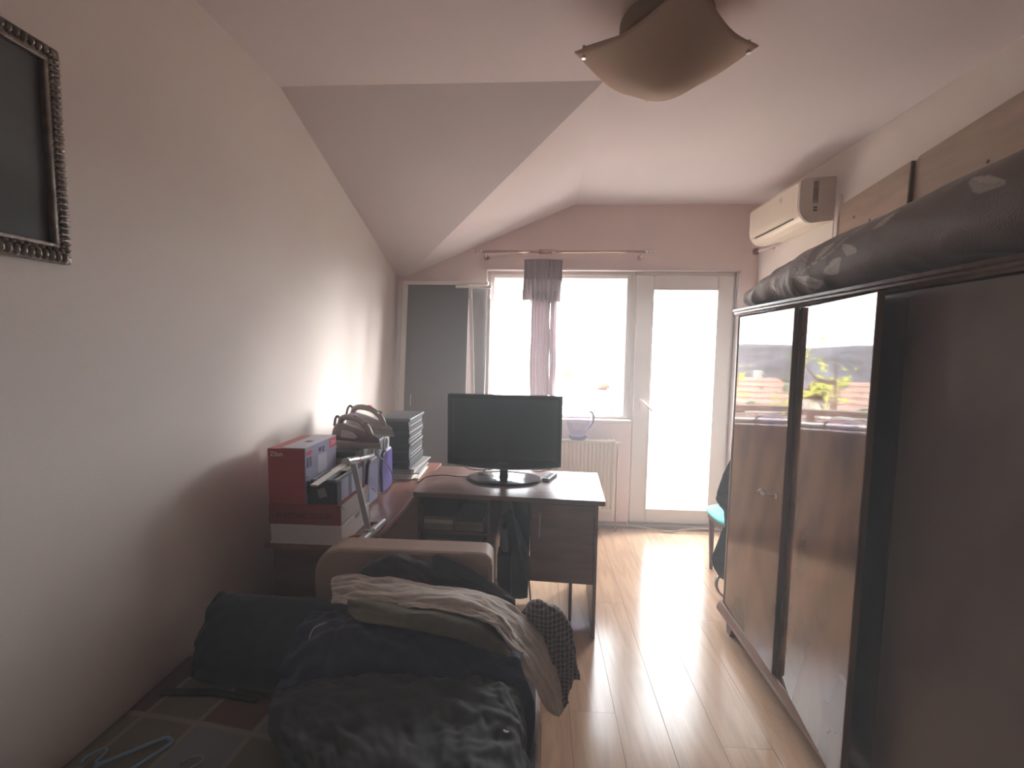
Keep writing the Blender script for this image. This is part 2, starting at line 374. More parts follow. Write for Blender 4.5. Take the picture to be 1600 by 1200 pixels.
# door 1
door = empty_struct('door_1', (1.19, 3.80, 0))
link('door_frame', B().box(XM - .012, XM + .018, 3.775, 3.86, 0, ZW).box(XD1 - .022, XD1 - .006, 3.775, 3.86, 0, ZW).box(XM, XD1 - .006, 3.775, 3.86, ZW - .035, ZW - .006), WHITEP, door, bevel=.004)
link('door_leaf', rect_frame(.806, 1.578, .035, 2.103, .135, 3.755, 3.815, tb=.125, tr=.128, tt=.115), WHITEP, door, bevel=.008)
link('glazing_bead', rect_frame(.931, 1.46, .150, 1.998, .012, 3.745, 3.757), WHITEP, door, bevel=.003)
link('door_pane', B().box(.935, 1.455, 3.783, 3.788, .15, 1.995), GLASS, door)
hd = link('door_handle', B().box(.855, .878, 3.737, 3.756, 1.00, 1.12), WHITE, door, bevel=.004)
link('lever', B().tube(curve_pts([(.866, 3.755, 1.085), (.866, 3.715, 1.085), (.885, 3.708, 1.066), (.955, 3.705, 1.0)], 12), .008), WHITE, hd)
for z in (.30, 1.95): link('hinge', B().tube([(1.588, 3.748, z - .045), (1.588, 3.748, z + .045)], .009), SILVER, door)
link('threshold', B().box(XM - .01, XD1 - .006, 3.70, 3.88, 0.0, .035), mat('threshold_metal', (.22, .17, .13), .5, var=.1), door, bevel=.006)
# skirting
for nm, bx in (('baseboard_back', (XL, XM - .01, YB - .014, YB, 0, .055)), ('baseboard_left', (XL, XL + .014, YF, YB - .014, 0, .055)), ('baseboard_right', (XR - .014, XR, YF, YB - .014, 0, .055))):
    struct(link(nm, B().box(*bx), mat('skirting', (.30, .22, .17), .5, var=.1), bevel=.003))

# haze volume added to lift the blacks, standing in for lens glare
def add_glare_haze():
    b = B().box(XL + .002, XR - .002, YF + .002, 3.74, .002, ZC - .005)
    m = bpy.data.materials.new('lens_glare_haze'); m.use_nodes = True; nt = m.node_tree; nt.nodes.remove(nt.nodes['Principled BSDF'])
    v = nt.nodes.new('ShaderNodeVolumeScatter'); v.inputs['Color'].default_value = (1, .97, .96, 1); v.inputs['Density'].default_value = HAZE; v.inputs['Anisotropy'].default_value = .35
    nt.links.new(v.outputs[0], nt.nodes['Material Output'].inputs['Volume'])
    o = link('glare_haze', b, m); o['kind'] = 'stuff'; tag(o, 'thin haze volume added in the room to imitate lens glare', 'haze')
HAZE = .07
add_glare_haze()
# ================================================================== OUTSIDE
struct(link('balcony_floor', B().box(-3.2, 3.0, YO, 5.25, -.2, -.03), mat('balcony_concrete', (.42, .40, .37), .8, var=.1, bump=.2), origin=(0, 4.5, -.2)))
par = empty_struct('balcony_railing', (0, 5.1, -.03))
PW_ = mat('railing_panel_paint', (.50, .40, .37), .6, var=.05); RL = mat('railing_dark_rail', (.22, .14, .12), .4, var=.1)
for i in range(9):
    x0 = -3.2 + i * .68
    link('railing_panel', B().box(x0 + .03, x0 + .65, 5.08, 5.11, .03, .83), PW_, par, bevel=.005)
    link('railing_post', B().box(x0 - .03, x0 + .03, 5.07, 5.12, -.03, .86), RL, par, bevel=.005)
link('top_rail', B().box(-3.25, 3.0, 5.05, 5.14, .86, .92), RL, par, bevel=.01)
# the ground beyond, low below the balcony
struct(link('ground', B().box(-160, 160, 5.6, 320, -9.3, -9.0), mat('distant_ground', (.24, .23, .16), .9, var=.3, vscale=.15), origin=(0, 50, -9.3)))
TILE = mat('roof_tiles', (.42, .20, .14), .8, var=.25, vscale=3, bump=.2, bscale=12)
TILE2 = mat('roof_tiles_pale', (.52, .33, .26), .8, var=.2, vscale=3, bump=.2, bscale=12)
HW = mat('house_render', (.62, .55, .48), .8, var=.06, vscale=1.5)
def house(x0, x1, y0, y1, ze, zr, tm, label, courses=9):
    t = thing('house', label, 'house', ((x0 + x1) / 2, (y0 + y1) / 2, -9))
    link('house_wall', B().box(x0 + .3, x1 - .3, y0 + .3, y1 - .3, -9, ze + .05), HW, t)
    ym = (y0 + y1) / 2
    for k in range(courses):
        f0, f1 = k / courses, (k + 1.12) / courses
        z0, z1 = ze + (zr - ze) * f0, ze + (zr - ze) * min(f1, 1); ya, yb = y0 + (ym - y0) * f0, y0 + (ym - y0) * min(f1, 1)
        inset = (x1 - x0) * .16 * f0
        link('tile_course', B().prism([(ya, z0 + .16), (yb, z1 + .02), (yb, z1 - .06), (ya, z0 - .05)], 'x', x0 + inset, x1 - inset), tm, t)
    link('roof_back', B().prism([(ym, zr), (y1, ze), (y1, ze - .06), (ym, zr - .06)], 'x', x0, x1), tm, t)
    for wx in (x0 + (x1 - x0) * .25, x0 + (x1 - x0) * .65):
        link('house_window', B().box(wx, wx + 1.1, y0 + .26, y0 + .32, ze - 1.9, ze - .6), BLACKG, t)
    link('chimney', B().box(x0 + (x1 - x0) * .3, x0 + (x1 - x0) * .3 + .5, ym - .3, ym + .3, zr - .6, zr + .7), HW, t, bevel=.03)
house(-2.5, 2.6, 11.5, 21, -3.6, -.55, TILE2, 'nearest tiled house roof seen in the wardrobe doors beyond the balcony')
house(-14, -9.0, 16, 27, -3.9, -1.6, TILE, 'darker red tiled house roof at the left beyond the balcony', 7)
house(3.6, 10.5, 15, 26, -3.8, -1.4, TILE, 'red tiled house roof at the right beyond the balcony', 7)
for i, (x0, y0, w_, z_) in enumerate(((-19, 42, 9, -3.2), (-6, 46, 10, -3.0), (7, 44, 9, -3.4))):
    house(x0, x0 + w_, y0, y0 + 11, z_, z_ + 2.1, (TILE2, TILE, TILE2)[i], ('leftmost', 'middle', 'rightmost')[i] + ' far house in the town row behind the near roofs', 5)
LEAF = mat('tree_leaves', (.10, .15, .07), .7, var=.4, vscale=3); LEAFY = mat('yellow_green_leaves', (.50, .50, .10), .7, var=.3, vscale=3)
BARK = mat('bark', (.16, .10, .08), .85, var=.2)
def tree(x, y, zb, h, rr, lm, label, n=420, ls=.16, bare=False):
    t = thing('tree', label, 'tree', (x, y, zb)); b = B(); rnd = random.Random(int(x * 13 + y))
    b.tube(curve_pts([(x, y, zb), (x + .1, y, zb + h * .35), (x - .08, y + .1, zb + h * .7), (x, y, zb + h * .95)], 10), [(.05 if bare else .16) * (1 - .08 * k) for k in range(10)], 8)
    tips = []
    for k in range(9 if bare else 14):
        a = rnd.uniform(0, 2 * pi); z0 = zb + h * rnd.uniform(*((.74, .92) if bare else (.45, .85))); l = rr * rnd.uniform(.6, 1)
        e = (x + l * cos(a), y + l * sin(a), z0 + l * rnd.uniform(.3, .8)); tips.append(e)
        b.tube(curve_pts([(x, y, z0), (x + l * .5 * cos(a), y + l * .5 * sin(a), z0 + .1 * l), e], 6), [(.35 if bare else .8) * q for q in (.06, .05, .04, .035, .025, .015)], 6)
    link('trunk', b, BARK, t, smooth=True)
    c = B()
    for k in range(n):
        ct = rnd.choice(tips) if bare or rnd.random() < .5 else (x, y, zb + h * .8)
        s_ = rr * (.35 if bare else .7)
        p = Vector(ct) + Vector((rnd.gauss(0, s_ * .5), rnd.gauss(0, s_ * .5), rnd.gauss(0, s_ * .4)))
        u = Vector((rnd.gauss(0, 1), rnd.gauss(0, 1), rnd.gauss(0, 1))).normalized(); v = u.orthogonal().normalized(); l = ls * rnd.uniform(.6, 1.3)
        vs = [c.bm.verts.new(p + u * l), c.bm.verts.new(p + v * l * .5), c.bm.verts.new(p - u * l), c.bm.verts.new(p - v * l * .5)]
        c.bm.faces.new(vs)
    f = link('foliage', c, lm, t); f['kind'] = 'stuff'
tree(-.62, 7.4, -9, 11.0, .8, LEAFY, 'thin branching tree with sparse yellow leaves just past the balcony', 170, .06, True)
tree(-3.1, 9.6, -9, 10.5, 1.1, LEAF, 'dense dark green tree left of the near roof', 1500, .16)
tree(-1.95, 7.9, -9, 10.4, .55, LEAFY, 'yellow green bushy tree beside the dense dark tree', 420, .09)
tree(-6.6, 12, -9, 11.2, 2.4, LEAF, 'large green tree furthest left before the hill', 1400, .18)
# wooded hill ridge
bb = B(); P = []
for j in range(12):
    row = []
    for i in range(60):
        xx = -170 + i * 5.7; f = j / 11; yy = 95 + 45 * f
        ridge = 2.6 * math.exp(-((xx + 48) / 22) ** 2) + 1.0 * math.exp(-((xx - 40) / 60) ** 2) + 9.9
        row.append((xx, yy, -9 + ridge * sin(f * pi / 2 * 1.15) + .5 * noise.noise(Vector((xx * .12, yy * .12, 0)))))
    P.append(row)
bb.grid(P); struct(link('hill', bb, mat('hill_woods', (.15, .14, .15), .9, var=.35, vscale=.2), smooth=True, origin=(0, 110, -9)))

# ================================================================== WARDROBE
WX, WY0, WY1, WZ = 1.043, .80, 2.405, 1.70
wd = thing('wardrobe', 'tall glossy walnut three-door wardrobe along the right wall, middle door ajar', 'wardrobe', (1.35, 1.6, 0))
link('carcass', B().box(WX + .02, 1.70, WY0 + .0, WY0 + .02, .12, WZ).box(WX + .02, 1.70, WY1 - .022, WY1, .12, WZ).box(1.69, 1.70, WY0, WY1, .12, WZ)
     .box(WX + .02, 1.70, WY0, WY1, .11, .135).box(WX + .02, 1.70, WY0, WY1, WZ - .03, WZ).box(WX + .02, 1.69, 1.832, 1.85, .13, WZ - .02), DARKWOOD, wd)
bb = B().prism([(WX + .03, 1.68), (WX - .006, 1.68), (WX - .012, 1.688), (WX - .020, 1.692), (WX - .020, 1.700), (WX - .028, 1.704), (WX - .028, 1.716), (1.70, 1.716), (1.70, 1.70), (WX + .03, 1.70)], 'y', WY0 - .01, WY1 + .018)
bb.prism([(WY1 - .01, 1.68), (WY1 + .008, 1.684), (WY1 + .012, 1.70), (WY1 - .01, 1.70)], 'x', WX, 1.70)
link('cornice', bb, DARKWOOD, wd, bevel=.002)
bb = B().prism([(WX - .03, .085), (WX - .03, .108), (WX - .012, .132), (WX + .02, .132), (WX + .02, .085)], 'y', WY0 - .01, WY1 + .02).box(WX + .02, 1.70, WY1 - .02, WY1 + .015, .085, .13)
link('plinth', bb, mat('plinth_wood', (.22, .12, .085), .3, var=.2, vscale=8, stretch=(4, 1, 4)), wd, bevel=.003)
for yy in (2.32, .86):
    for xx in (1.04, 1.62): link('foot', B().prism([(yy - .045, .086), (yy + .045, .086), (yy + .03, 0), (yy - .01, 0)], 'x', xx, xx + .06), DARKWOOD, wd, bevel=.003)
link('centre_post', B().box(WX + .018, WX + .05, 1.315, 1.47, .135, WZ - .02), VEND, wd, bevel=.003)
link('corner_post', B().tube([(WX + .004, WY1 - .006, .13), (WX + .004, WY1 - .006, 1.685)], .011), mat('post_wood', (.28, .16, .115), .25, var=.15), wd, smooth=True)
def wdoor(name, hinge, az, length, m, label=None):
    """door hinged at its far edge; az>0 swings the near edge into the room"""
    b = B().box(-.020, 0, -length, 0, .137, 1.676); M = Matrix.Translation(hinge) @ Matrix.Rotation(-radians(az), 4, 'Z')
    bmesh.ops.transform(b.bm, matrix=M, verts=b.bm.verts); o = link(name, b, m, wd, bevel=.003)
    if label: o['label'] = label
    return o, M
d1, M1 = wdoor('door', (WX + .016, 2.385, 0), 2.5, .535, VEN)
d2, M2 = wdoor('door', (WX + .016, 1.838, 0), 8.6, .500, VEN2, 'middle door standing slightly open')
d3, M3 = wdoor('door', (WX + .021, 1.338, 0), 0, .52, VEND, 'dark shaded door nearest the camera')
bb = B().box(-.026, -.018, -.002, .007, .14, 1.674); bmesh.ops.transform(bb.bm, matrix=M2, verts=bb.bm.verts)
link('cover_strip', bb, DARKWOOD, d2, bevel=.002)
kp = M1 @ Vector((-.022, -.485, .893))
pl = link('keyhole_plate', B().tube([kp + Vector((0, 0, 0)), kp + Vector((-.002, 0, 0))], .011, 16), BRASS, d1)
bb = B().tube([kp + Vector((.004, 0, 0)), kp + Vector((-.034, .022, .004))], .0028, 8)
kc = kp + Vector((-.045, .03, .006)); bb.tube([kc + .013 * Vector((cos(a) * .8, -cos(a) * .6, sin(a))) for a in [k * pi / 8 for k in range(17)]], .0024, 8, cap=False)
link('key', bb, SILVER, d1, smooth=True)

# duvet with leaf print, laid on the wardrobe
def leafm(px, py, cx, cy, ang, l, wdt):
    dx, dy = px - cx, py - cy; u = (dx * cos(ang) + dy * sin(ang)) / l; v = (-dx * sin(ang) + dy * cos(ang)) / (l * wdt)
    v -= .5 * u * u
    if abs(u) >= 1: return 0
    hw = (1 - abs(u) ** 1.6) * (1.0 if u < 0 else .9)
    if abs(v) < hw: return .55 if (abs(v) < .10) else (1.0 if v > 0 else .8)
    return 0
def duvet():
    b = B(); ny, ns = 400, 200
    prof = [(2.425, .03, .24), (2.40, .085, .30), (2.33, .125, .312), (2.2, .165, .318), (2.05, .195, .32), (1.85, .225, .325), (1.6, .245, .325), (1.3, .27, .325), (1.0, .285, .325), (.80, .28, .31), (.72, .14, .15)]
    P = []
    ctr = [Vector(p) for p in prof]
    for i in range(ny):
        q = catmull(ctr, i / (ny - 1)); y, h, hw = q.x, q.y, q.z; row = []
        for j in range(ns):
            a = 2 * pi * j / ns; ca, sa = cos(a), sin(a); e = .62
            px = hw * (abs(ca) ** e) * (1 if ca > 0 else -1); pz = h / 2 + h / 2 * (abs(sa) ** (e * 1.25)) * (1 if sa > 0 else -1)
            p = Vector((1.365 + px, y, 1.72 + pz))
            nn = Vector((ca * .6, 0, sa)); en = min(1, max(0, (y - 1.75) / .3)); d = .016 * noise.noise(Vector((p.x * 4, y * 3, p.z * 5))) + en * .014 * (1 - 2.2 * abs(noise.noise(Vector((p.x * 6, y * 11 + p.z * 5, p.z * 9))))) + .006 * (1 - abs(noise.noise(Vector((p.x * 12, y * 9, p.z * 12)))) * 2)
            if i in (0, 1): d = 0
            if y < 1.7: d *= .7
            p += nn * d * min(1, h / .12)
            p.z = max(p.z, 1.7175); row.append(p)
        P.append(row)
    V_ = b.grid(P, closed_v=True); b.bm.faces.new(V_[0][::-1]); b.bm.faces.new(V_[-1])
    rnd = random.Random(3)
    leaves = [(1.84, 1.772, .25, .075, .36), (1.68, 1.80, -.35, .060, .42), (1.60, 1.845, .45, .05, .38), (1.74, 1.875, 2.7, .05, .35), (1.97, 1.81, 2.2, .05, .4), (1.46, 1.90, -.4, .045, .3), (2.08, 1.77, .4, .05, .4), (1.15, 1.9, .4, .06, .35), (1.02, 1.8, 2.3, .07, .35)]
    lay = b.bm.loops.layers.float_color.new('print')
    for f in b.bm.faces:
        for lp in f.loops:
            p = lp.vert.co; u = p.y; v = p.z + max(0, (p.x - 1.1)) * .8
            k = max([leafm(u, v, *L_) for L_ in leaves] + [0])
            st = 0
            for (c0, c1_, r_) in ((2.02, 1.80, .09), (1.90, 1.87, .075), (2.17, 1.80, .085), (2.30, 1.77, .08), (2.20, 1.90, .06), (2.06, 1.93, .06)):      # feathery flower heads
                dd = math.hypot(u - c0, (v - c1_)) / r_
                if dd < 1: st = max(st, (.5 + .5 * sin(60 * dd + 7 * noise.noise(Vector((u * 30, v * 30, 0))) + 5 * math.atan2(v - c1_, u - c0))) * .8)
            stem = .8 if abs((v - 1.80) - .40 * (1.86 - u) - .01 * sin(u * 25)) < .003 and 1.45 < u < 1.86 else 0
            c = max(k, st, stem); lp[lay] = (c, c, c, 1)
    m = cloth_mat('duvet_fabric', (.18, .13, .12), .5, var=0.001); N = m.node_tree.nodes; L = m.node_tree.links; bs = N['Principled BSDF']
    at = N.new('ShaderNodeVertexColor'); at.layer_name = 'print'; mx = N.new('ShaderNodeMix'); mx.data_type = 'RGBA'
    L.new(at.outputs[0], mx.inputs[0]); mx.inputs[6].default_value = (.15, .105, .095, 1); mx.inputs[7].default_value = (.42, .35, .32, 1); L.new(mx.outputs[2], bs.inputs['Base Color'])
    return tag(link('duvet', b, m, smooth=True), 'taupe duvet with a pale leaf print spread along the wardrobe top', 'duvet')
duvet()
# boards leaning on the right wall above the wardrobe
BOARD = mat('pale_board_veneer', (.40, .30, .24), .35, var=.22, vscale=4, stretch=(1, .8, 3), bump=.02)
def board(name, y0, y1, z0, z1, label, x=1.694):
    t = thing(name, label, 'board', (x, (y0 + y1) / 2, 1.718))
    pts = [(y0, 1.718), (y1, 1.718), (y1, z1 - .015), (y1 - .015, z1), (y0, z0)]
    link('board_face', B().prism(pts, 'x', x, x + .02), BOARD, t, bevel=.002)
    for k in range(3):
        yy = y0 + (y1 - y0) * (.25 + .25 * k); link('knot', B().tube([(x - .0006, yy, 2.13 + .05 * k), (x + .002, yy, 2.13 + .05 * k)], .008, 10), DARKWOOD, t)
    return t
board('wooden_board', 2.222, 2.70, 2.381, 2.332, 'pale wooden board behind the duvet, the shorter one nearest the air conditioner')
board('wooden_board', .85, 2.195, 2.53, 2.384, 'long pale wooden board behind the duvet, the one nearest the camera')
tag(link('dark_strip', B().tube(curve_pts([(1.688, 2.208, 1.725), (1.682, 2.206, 2.1), (1.681, 2.202, 2.25), (1.688, 2.208, 2.370)], 14), .007, 8), mat('dark_band', (.16, .12, .09), .4, var=.1), smooth=True), 'narrow dark strip standing between the two pale boards', 'strip')

# ================================================================== AIR CONDITIONER
ac = thing('air_conditioner', 'cream wall-mounted split air conditioner high on the right wall', 'air conditioner', (1.63, 3.12, 2.25))
ACM = mat('ac_plastic', (.80, .70, .58), .25, var=.02); y0, y1 = 2.805, 3.43
arc = [(1.522 + .085 * (1 - cos(a)), 2.36 - .10 * sin(a)) for a in [k * pi / 2 / 10 for k in range(11)]]
prof = [(1.73, 2.275), (1.73, 2.528), (1.56, 2.520), (1.535, 2.512), (1.522, 2.495)] + arc
link('body', B().prism(prof, 'y', y0 + .012, y1 - .012), ACM, ac, smooth=False, bevel=.003)
for (a, b_) in ((y0, y0 + .012), (y1 - .012, y1)): link('end_cap', B().prism([(p[0] + .002 if p[0] < 1.7 else p[0], p[1]) for p in prof], 'y', a, b_), mat('ac_cap_plastic', (.66, .58, .52), .4, var=.02), ac, bevel=.004)
link('outlet_flap', B().prism([(1.550, 2.302), (1.552, 2.306), (1.612, 2.262), (1.610, 2.257)], 'y', y0 + .06, y1 - .05), ACM, ac)
link('outlet_slot', B().prism([(1.5335, 2.307), (1.5385, 2.2985), (1.546, 2.306), (1.543, 2.312)], 'y', y0 + .07, y1 - .07), BLACKM, ac)
LB = mat('grey_label', (.35, .30, .28), .5, var=.03); DK = mat('dark_print', (.06, .05, .05), .6, var=.03)
lb = link('rating_label', B().box(1.600, 1.632, y0 - .0008, y0 + .001, 2.375, 2.50), LB, ac, bevel=.006)
text_part('C', .022, DK, ac, (1.606, y0 - .0012, 2.477), (1, 0, 0), (0, 0, 1), name='lettering')
bb = B()
for k in range(5): bb.box(1.604, 1.628, y0 - .0014, y0, 2.455 - k * .014, 2.460 - k * .014)
for k in range(2): bb.box(1.606 , 1.629, y0 - .001, y0 + .001, 2.345 - k * .016, 2.354 - k * .016)
link('label_print', bb, DK, ac)['kind'] = 'stuff'
link('round_sticker', B().tube([(1.5210, 3.01, 2.455), (1.5225, 3.01, 2.455)], .022, 20), mat('sticker_cream', (.62, .54, .45), .5, var=.02), ac)
text_part('A', .026, LB, ac, (1.5207, 3.018, 2.446), (0, -1, 0), (0, 0, 1))
link('cable_hole_cover', B().tube([(1.69, y0 - .003, 2.33), (1.69, y0, 2.33)], .03, 20), mat('ac_cap_plastic', (.66, .58, .52)), ac)
tr = link('cable_trunking', B().box(1.705, 1.73, 2.735, 2.765, 1.72, 2.40).box(1.716, 1.73, 2.79, 2.80, 1.60, 2.30), WHITE, bevel=.003)
tag(tr, 'white plastic cable trunking running down below the air conditioner', 'trunking')
rod = thing('curtain_pole', 'short curtain pole with a brown ball end under the air conditioner', 'curtain pole', (1.68, 3.5, 2.22))
link('finial', B().lathe([(0, -.026), (.018, -.02), (.026, 0), (.018, .02), (0, .026)], (1.66, 3.60, 2.262), 16, Matrix.Identity(4)), mat('brown_wood_ball', (.22, .11, .08), .35, var=.1), rod, smooth=True)
link('pole', B().tube([(1.672, 3.585, 2.262), (1.70, 3.34, 2.262)], .011, 12), WHITE, rod, smooth=True)
link('bracket', B().box(1.68, 1.73, 3.46, 3.475, 2.25, 2.272), WHITE, rod)

# ================================================================== CURTAIN
rd = thing('curtain_rod', 'champagne metal curtain rod with crystal ends above the window', 'curtain rod', (.19, 3.62, 2.24))
ZR, YR = 2.262, 3.62
link('rod', B().tube([(-.44, YR, ZR), (.82, YR, ZR)], .011, 14), BRASS, rd, smooth=True)
link('sleeve', B().tube([(-.0, YR, ZR), (.13, YR, ZR)], .017, 14), BRASS, rd, smooth=True)
for xx in (-.455, .835):
    s = -1 if xx < 0 else 1
    for k, (dx, rr) in enumerate(((0, .015), (s * .03, .010), (s * .055, .016))):
        link('crystal_finial', B().lathe([(0, -rr), (rr * .8, -rr * .6), (rr, 0), (rr * .8, rr * .6), (0, rr)], (xx + dx, YR, ZR), 8), CHROME, rd)
    link('bracket', B().tube(curve_pts([(xx - s * .03, YB, ZR - .03), (xx - s * .03, YR + .02, ZR - .035), (xx - s * .03, YR, ZR - .012)], 8), .006).tube([(xx - s * .03, YB - .006, ZR - .03), (xx - s * .03, YB, ZR - .03)], .02, 14), BRASS, rd)
for xx in (-.075, .02, .06, .10):
    link('curtain_ring', B().tube([(xx, YR + .019 * cos(a), ZR - .004 + .019 * sin(a)) for a in [k * pi / 8 for k in range(17)]], .0025, 6, cap=False), BRASS, rd)
cur = thing('curtain', 'mauve grey curtain gathered into a bundle with a ruffled top before the window', 'curtain', (.03, 3.62, .85))
CUR = cloth_mat('curtain_cloth', (.58, .50, .52), .8, var=.06, vscale=10, bump=.15, sheen=.1, transl=.35)
def bundle(name, x0, x1, z0, z1, folds, amp, seed, dy=.035, flare=0.0, ragged=0.0):
    b = B(); P = []; nz, na = 26, 96
    for i in range(nz):
        f = i / (nz - 1); z = z1 + (z0 - z1) * f; cx = (x0 + x1) / 2; hw = (x1 - x0) / 2 * (1 + flare * f) ; row = []
        for j in range(na):
            a = 2 * pi * j / na
            fo = 1 + amp * sin(folds * a + 1.5 * noise.noise(Vector((a, z * 3, seed)))) + .10 * noise.noise(Vector((cos(a) * 2, sin(a) * 2, z * 6 + seed)))
            row.append(Vector((cx + hw * cos(a) * (1 + .5 * (fo - 1)) + .008 * noise.noise(Vector((z * 4, seed, 0))), 3.63 + dy * sin(a) * fo + .5 * dy * amp * 4 * sin(cx + folds * 1.7 * a), z + (ragged * noise.noise(Vector((a * 2.5, seed, 1))) * f))))
        P.append(row)
    V_ = b.grid(P, closed_v=True); b.bm.faces.new(V_[0][::-1])
    return link(name, b, CUR, cur, smooth=True)
bundle('ruffled_valance', -.108, .178, 2.03, 2.20, 17, .16, 1.0, .04, .02, .02)
bundle('ruffled_valance', -.112, .176, 1.88, 2.05, 15, .18, 5.0, .045, .0, .06)
bundle('curtain_panel', -.050, .093, .86, 1.95, 9, .14, 2.0, .032, .05)
bundle('curtain_panel', .101, .150, .86, 1.95, 5, .14, 9.0, .028, .02)

# ================================================================== RADIATOR and JUG
ra = thing('radiator', 'cream panel radiator with a top grille on the wall under the window', 'radiator', (.15, 3.64, .16))
x0, x1, z0, z1 = -.36, .645, .172, .765
pts = [(x0, 3.612)]; n = 30
for k in range(n):
    a = x0 + .03 + (x1 - x0 - .06) * k / n; d = (x1 - x0 - .06) / n
    pts += [(a, 3.612), (a + d * .2, 3.606), (a + d * .6, 3.606), (a + d * .8, 3.612)]
pts += [(x1, 3.612), (x1, 3.622), (x0, 3.622)]
link('front_panel', B().prism(pts, 'z', z0 + .02, z1 - .02), RADW, ra)
link('panel_edge', rect_frame(x0 - .002, x1 + .002, z0, z1, .022, 3.602, 3.624), RADW, ra, bevel=.004)
link('back_panel', B().box(x0, x1, 3.665, 3.675, z0, z1 - .01), RADW, ra)
gr = B().box(x0, x1, 3.612, 3.618, z1 - .008, z1 + .002).box(x0, x1, 3.668, 3.674, z1 - .008, z1 + .002)
for k in range(56): a = x0 + (x1 - x0) * (k + .5) / 56; gr.box(a - .004, a + .004, 3.612, 3.674, z1 - .006, z1 + .001)
link('top_grille', gr, RADW, ra)
for xx in (x0, x1 - .004): link('side_plate', B().box(xx, xx + .004, 3.61, 3.675, z0, z1), RADW, ra)
for xx in (-.2, .5): link('wall_bracket', B().box(xx, xx + .03, 3.675, 3.71, .3, .65), RADW, ra)
vl = link('valve_head', B().tube([(x1 + .004, 3.64, z1 - .03), (x1 + .05, 3.64, z1 - .03)], .012).tube([(x1 + .026, 3.64, z1 - .03), (x1 + .026, 3.60, z1 - .03)], [.014, .018], 14), WHITE, ra, smooth=False)
link('supply_pipe', B().tube([(x1 + .026, 3.64, z1 - .03), (x1 + .026, 3.64, .05), (x1 + .026, 3.64, .0)], .008), mat('pipe_copper_brown', (.34, .20, .14), .4, var=.1), ra, smooth=True)
jug = thing('jug', 'clear lavender plastic jug with dark purple base and handle on the radiator', 'jug', (.345, 3.64, .767))
PUR = mat('dark_purple_plastic', (.10, .06, .14), .25, var=.08)
link('jug_base', B().lathe([(0, .001), (.062, .001), (.070, .01), (.068, .03), (.055, .034), (0, .034)], (.345, 3.64, .767), 28), PUR, jug, smooth=False)
link('jug_body', B().lathe([(.055, .035), (.072, .06), (.088, .12), (.092, .17), (.086, .21), (.089, .235), (.086, .235), (.083, .21), (.089, .17), (.085, .12), (.069, .06), (.05, .04)], (.345, 3.64, .767), 28), JUGG, jug, smooth=True)
link('jug_handle', B().tube(curve_pts([(.425, 3.64, .995), (.452, 3.635, .99), (.467, 3.63, .955), (.458, 3.63, .905), (.432, 3.635, .865), (.412, 3.64, .845)], 22), [.006] * 4 + [.009] * 14 + [.006] * 4, 10), PUR, jug, smooth=True)
link('jug_lid', B().lathe([(.088, .235), (.09, .245), (.06, .262), (0, .268)], (.345, 3.64, .767), 24), JUGG, jug, smooth=True)
tag(link('floor_cable', B().tube(curve_pts([(.30, 3.66, .062), (.55, 3.665, .045), (.8, 3.66, .045), (1.0, 3.655, .018), (1.12, 3.64, .010), (1.25, 3.655, .03), (1.45, 3.66, .04), (1.66, 3.66, .02)], 50), .006, 8), mat('cable_tan', (.36, .26, .20), .5, var=.05), smooth=True), 'tan cable running along the threshold of the balcony door', 'cable')

# ================================================================== FOLDED PANEL by the left corner
fp = thing('folding_screen', 'tall grey folding screen in white frames leaning in the left back corner', 'screen', (-.8, 3.45, 0))
GREY = mat('grey_panel_board', (.15, .135, .135), .45, var=.06, vscale=2, bump=.03)
def lean(z): return 3.64 - (2.02 - z) * .14
def slab(x0, x1, z0, z1, th, off=0.0, xo=0.0):
    b = B(); v = []
    for (xx, zz) in ((x0, z0), (x1, z0), (x1, z1), (x0, z1)):
        for d in (0, th): v.append(b.bm.verts.new((xx + (xo * (2.02 - zz)), lean(zz) + off + d + (xx + .6) * 0, zz)))
    for f in ((0, 2, 4, 6), (1, 7, 5, 3), (0, 1, 3, 2), (2, 3, 5, 4), (4, 5, 7, 6), (6, 7, 1, 0)): b.bm.faces.new([v[i] for i in f])
    return b
link('panel_board', slab(-1.06, -.56, .03, 2.0, .012), GREY, fp)
link('frame_post', slab(-1.095, -1.055, 0, 2.03, .03, -.01), WHITEP, fp, bevel=.003)
link('frame_post', slab(-1.140, -1.112, 0, 2.00, .03, .02), WHITEP, fp, bevel=.003)
link('top_rail', slab(-1.095, -.40, 2.0, 2.028, .03, -.012), WHITEP, fp, bevel=.003)
link('top_rail', slab(-.66, -.372, 1.972, 1.992, .02, -.04), WHITEP, fp, bevel=.003)
link('frame_post', slab(-.560, -.532, 0, 1.99, .024, -.022, .05), WHITEP, fp, bevel=.003)
link('frame_post', slab(-.405, -.378, 0, 1.985, .024, -.014, .0), WHITEP, fp, bevel=.003)
bb = B(); v = []
for (xx, zz, oy) in ((-.535, .03, -.01), (-.40, .03, .03), (-.40, 1.985, .03), (-.535, 1.985, -.01)):
    for d in (0, .01): v.append(bb.bm.verts.new((xx + (.05 * (2.02 - zz) if xx < -.5 else 0), lean(zz) + oy + d, zz)))
for f in ((0, 2, 4, 6), (1, 7, 5, 3), (0, 1, 3, 2), (2, 3, 5, 4), (4, 5, 7, 6), (6, 7, 1, 0)): bb.bm.faces.new([v[i] for i in f])
link('panel_board', bb, mat('lit_grey_panel', (.34, .33, .34), .4, var=.05), fp)  # paler copy of the grey board: window light on this wing put into colour
for xx in (-.538, -.39): link('frame_clip', B().tube([(xx, 3.595, 1.93), (xx, 3.595, 1.89)], .013, 12), WHITE, fp)
link('pull_mark', slab(-1.005, -1.0, 1.03, 1.12, .003, -.003), WHITE, fp)

